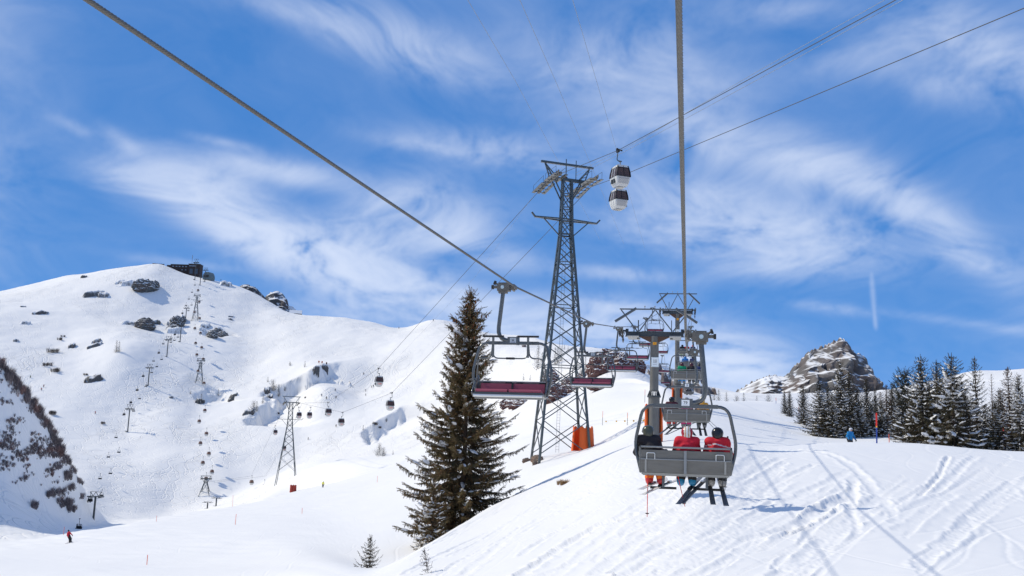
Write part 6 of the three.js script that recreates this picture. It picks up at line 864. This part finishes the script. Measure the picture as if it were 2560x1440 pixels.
  const R = (i, dx, label, j, tr, h, b = bt) => rider(i, label, S, { jacket: j, trousers: tr, boots: b, helmet: h }, dx);
  R(1, .56, 'rider in red trousers and dark jacket, left on chair 78', c.maroon, c.red, blk); R(1, .02, 'rider in pink trousers, middle of chair 78', c.pink, c.pink, shell(.3, .3, .32)); R(1, -.56, 'rider in yellow jacket and black trousers, right on chair 78', c.yellow, c.black, shell(.55, .3, .03));
  R(2, .26, 'rider in green jacket and blue trousers', c.green, c.sky, shell(.06, .01, .015)); R(2, -.26, 'rider in black jacket with red hood beside the green one', c.black, c.black, shell(.06, .01, .015)); R(2, -.72, 'rider in dark jacket at the right end beside the green one', c.navy, c.navy, blk);
  R(3, .24, 'rider in bright blue jacket', c.blue, c.lime, shell(.02, .17, .48)); R(3, -.34, 'rider in navy jacket beside the bright blue one', c.navy, c.navy, blk);
  R(4, .5, 'rider in black on the chair beside the far tower head', c.black, c.lime, blk); R(4, .05, 'rider in red on the chair beside the far tower head', c.red, c.red, shell(.5, .05, .05)); R(4, -.5, 'rider in dark blue with red helmet on the chair beside the far tower head', c.navy, c.red, shell(.6, .05, .05));
  R(5, .3, 'rider in dark clothes on the small far chair, left', c.black, c.black, blk); R(5, -.3, 'rider in dark clothes on the small far chair, right', c.black, c.black, blk);
  const F1 = frame(1), dk = mat(.05, .05, .055, .4); [[.46, -.5, 'dark ski under the red trousers, left one'], [.64, -.6, 'dark ski under the red trousers, right one'], [-.08, .35, 'dark ski slanting under the pink trousers'], [.12, -1.2, 'ski held across under the pink trousers'], [-.48, .06, 'left dark ski under the black trousers on chair 78'], [-.66, .08, 'right dark ski under the black trousers on chair 78']].forEach(([x, ry, l]) => ski(l, F1, V(x, -2.86, .58), -.4, ry, 0, dk));
  const F2 = frame(1); pole('ski pole sticking out right of chair 78, upper', F2, V(-.6, -2.35, .3), V(-1.22, -2.9, .2), M.steelDark); pole('ski pole sticking out right of chair 78, lower', F2, V(-.6, -2.4, .3), V(-1.12, -2.97, .22), M.steelDark);
}
{ // skiers on the snow
  const standing = (o) => ({ pelvis: V(0, .92, -.03), chest: V(o.l ?? 0, 1.22, .02), neck: V((o.l ?? 0) * 1.4, 1.43, .06), head: V((o.l ?? 0) * 1.6, 1.60, .1), look: o.look ?? V(0, 0, 1), sh: [V(-.19 + (o.l ?? 0) * 1.3, 1.37, .04), V(.19 + (o.l ?? 0) * 1.3, 1.37, .04)], el: [V(-.33 + (o.l ?? 0), 1.12, .04), V(.33 + (o.l ?? 0), 1.12, .04)], ha: [V(-.32 + (o.l ?? 0), .92, .22), V(.32 + (o.l ?? 0), .92, .22)], hi: [V(-.1, .9, -.02), V(.1, .9, -.02)], kn: [V(-.13, .5, .1), V(.13, .5, .1)], an: [V(-.13, .12, -.02), V(.13, .12, -.02)], toe: [V(-.13, .08, .14), V(.13, .08, .14)] });
  const G = figureGeo(standing({ look: V(.35, 0, 1).normalize() }), .022), blk = shell(.012, .012, .013);
  const skier = (label, p, turn, tilt, m, s = 1, geo = G, poles = true) => { const t = thing('person', label, 'person'); dress(t, geo, m); t.position.copy(p); t.rotation.set(0, turn, tilt, 'YXZ'); t.scale.setScalar(s); t.updateMatrixWorld(); if (poles) { for (const x of [-.13, .13]) ski(`${x < 0 ? 'left' : 'right'} ski of the ${poles}`, t.matrixWorld, V(x, -.01, .05), 0, 0, 0, mat(.3, .3, .32, .4)); for (const x of [-.34, .34]) pole(`${x < 0 ? 'left' : 'right'} ski pole of the ${poles}`, t.matrixWorld, V(x, 1.05, .26), V(x * 1.2, .02, -.12), M.steelDark); } return t; };
  skier('person in bright blue jacket and pale helmet standing behind the snow brow', drop(at(2125, 1106, 69)), .5, 0, { jacket: cloth(.012, .20, .46), trousers: cloth(.02, .02, .025), boots: blk, helmet: shell(.62, .62, .64) }, 1, G, 'blue jacketed skier');
  skier('skier in red jacket leaning into a turn at lower left', hit(176, 1357, 60), Math.PI * .86, -.42, { jacket: cloth(.50, .012, .03), trousers: cloth(.015, .015, .018), boots: blk, helmet: blk }, 1.05, G, 'red jacketed skier');
  const small = figureGeo(standing({}), .05), who = (px, py, label, col, tr = [.02, .02, .025]) => { const p = hit(px, py, 60); skier(label, p, px % 6, 0, { jacket: cloth(...col), trousers: cloth(...tr), boots: blk, helmet: blk }, 1, small, false); };
  who(807, 1219, 'skier in yellow jacket just behind the snow roll', [.80, .75, .01]); who(76, 945, 'tiny skier in green above the shaded spur', [.05, .16, .03]); who(103, 976, 'tiny skier in red, lower of two above the shaded spur', [.5, .03, .03]); who(109, 968, 'tiny skier in dark red, upper of two above the shaded spur', [.25, .03, .03]); who(238, 1035, 'tiny skier in red left of the far lift line', [.55, .05, .03]);
  [[909, 937, 'tiny dark skier alone above the middle gondola cabins'], [929, 970, 'tiny dark skier close left of the upper lettered cabin, nearer one'], [933, 968, 'tiny dark skier close left of the upper lettered cabin, farther one'], [914, 979, 'tiny dark skier left below the upper lettered cabin, upper of two'], [914, 990, 'tiny dark skier left below the upper lettered cabin, lower of two'], [838, 978, 'tiny dark skier on the piste right of the cliff edge, upper'], [840, 996, 'tiny dark skier just over the left gondola rope'], [816, 998, 'tiny skier beside the grip of the middle cabin'], [804, 991, 'tiny blue dark skier on the piste edge below the cliff'], [770, 1100, 'tiny dark skier alone on the piste right of the slope tower'], [840, 1068, 'tiny dark skier left of the lower middle cabin'], [997, 822, 'tiny dark figure on the skyline left of the spruce'], [1083, 803, 'tiny dark figure on the skyline close to the spruce']].forEach(([x, y, l], i) => who(x, y, l, i === 8 ? [.02, .1, .2] : [.03, .03, .035]));
}
// ---------------------------------------------------------------- piste poles, flags, boards
{
  const made = {}; // a marker pole: lower colour, upper colour
  const marker = (px, base, top, kind, label, dep) => { const b = dep ? onGround(px, dep) : hit(px, base, 14), d = project(b)[2], H = rowY(b, top) - b.y; let t; const cols = { blue: [M.blue, M.red], red: [null, mat(.8, .12, .05, .6)], dark: [M.steelDark, mat(.8, .2, .06, .6)] }[kind];
    t = thing('piste_pole', label, 'piste marker pole', null, kind === 'blue' ? 'blue and orange piste poles' : 'thin piste poles'); const r = kind === 'blue' ? .042 : .032; if (cols[0]) { kit().rod(V(0, -.3, 0), V(0, H * .56, 0), r, r, 12).to(t, 'lower_half', cols[0]); kit().rod(V(0, H * .56, 0), V(0, H, 0), r * 1.08, r * 1.08, 12).ball(r * 1.08, 0, H, 0).to(t, 'upper_half', cols[1]); if (kind === 'blue') kit().rod(V(0, H * .53, 0), V(0, H * .575, 0), r * 1.1, r * 1.1, 12).to(t, 'yellow_band', M.yellow); } else kit().rod(V(0, -.3, 0), V(0, H, 0), r, r, 8).to(t, 'shaft', cols[1]);
    t.position.copy(b); t.rotation.z = (px % 7 - 3) * .008; return t; };
  [[2192, 1108, 1034, 'blue', 'tall orange and blue pole right of the blue jacketed person'], [2512, 1126, 1069, 'blue', 'orange and blue pole before the trees at the right edge'], [2070, 1099, 1056, 'blue', 'orange and blue pole left of the blue jacketed person', 118], [1998, 1052, 1018, 'blue', 'orange and blue pole half way up the piste bank', 150], [1941, 1024, 995, 'blue', 'orange and blue pole at the top of the piste bank', 188], [2223, 1102, 1085, 'red', 'short red pole behind the brow right of the tall pole', 78],
    [367, 1412, 1387, 'red', 'thin red pole lowest on the left piste'], [588, 1312, 1285, 'red', 'thin red pole in the middle of the left piste'], [755, 1284, 1270, 'red', 'short red pole right of the slope tower foot'], [391, 1304, 1289, 'red', 'thin red pole at the edge of the left piste'], [183, 1334, 1317, 'red', 'thin red pole behind the red skier', 162], [943, 1206, 1190, 'red', 'thin red pole left of the spruce'], [594, 1262, 1238, 'red', 'thin red pole before a cabin on the brow', 240],
    [1506, 1063, 1028, 'dark', 'thin pole right of the lattice tower, left of two'], [1568, 1063, 1032, 'dark', 'thin pole right of the lattice tower, right of two'], [1612, 1006, 974, 'dark', 'thin pole with red top close left of the near lift tower']].forEach(a => marker(...a));
  const rope = [1508, 1515, 1541, 1562, 1584, 1609].map((x, i) => { const b = hit(x, 1062, 60); return b.setY(b.y + .62); });
  tag(part(scene, 'flag_line', sweep(rope, .008, 5), M.zinc), 'thin cord with yellow flags left of the near lift tower', 'cord');
  rope.slice(1).forEach((p, i) => { const t = thing('pennant', ['first', 'second', 'third', 'fourth', 'fifth'][i] + ' yellow pennant from the left on the cord by the lift tower', 'pennant', p, 'yellow pennants'); kit().box(.2, .22, .015, 0, -.1, 0).to(t, 'cloth', M.yellow); });
  [[797, 909, 'orange board left of three at the cliff edge'], [805, 910, 'small orange board in the middle of three at the cliff edge'], [816, 914, 'tall dark orange board right of three at the cliff edge']].forEach(([x, y, l], i) => { const b = hit(x, y, 200), t = thing('warning_board', l, 'warning board', b, 'boards at the cliff edge'); kit().box(.9, i === 2 ? 2 : 1.2, .12, 0, 1.3, 0).to(t, 'board', i === 2 ? M.rust : mat(.5, .1, .03, .7)); kit().rod(V(-.35, 0, 0), V(-.35, .9, 0), .06).to(t, 'leg', M.steelDark); kit().rod(V(.35, 0, 0), V(.35, .9, 0), .06).to(t, 'leg', M.steelDark); });
}

renderer.render(scene, camera);
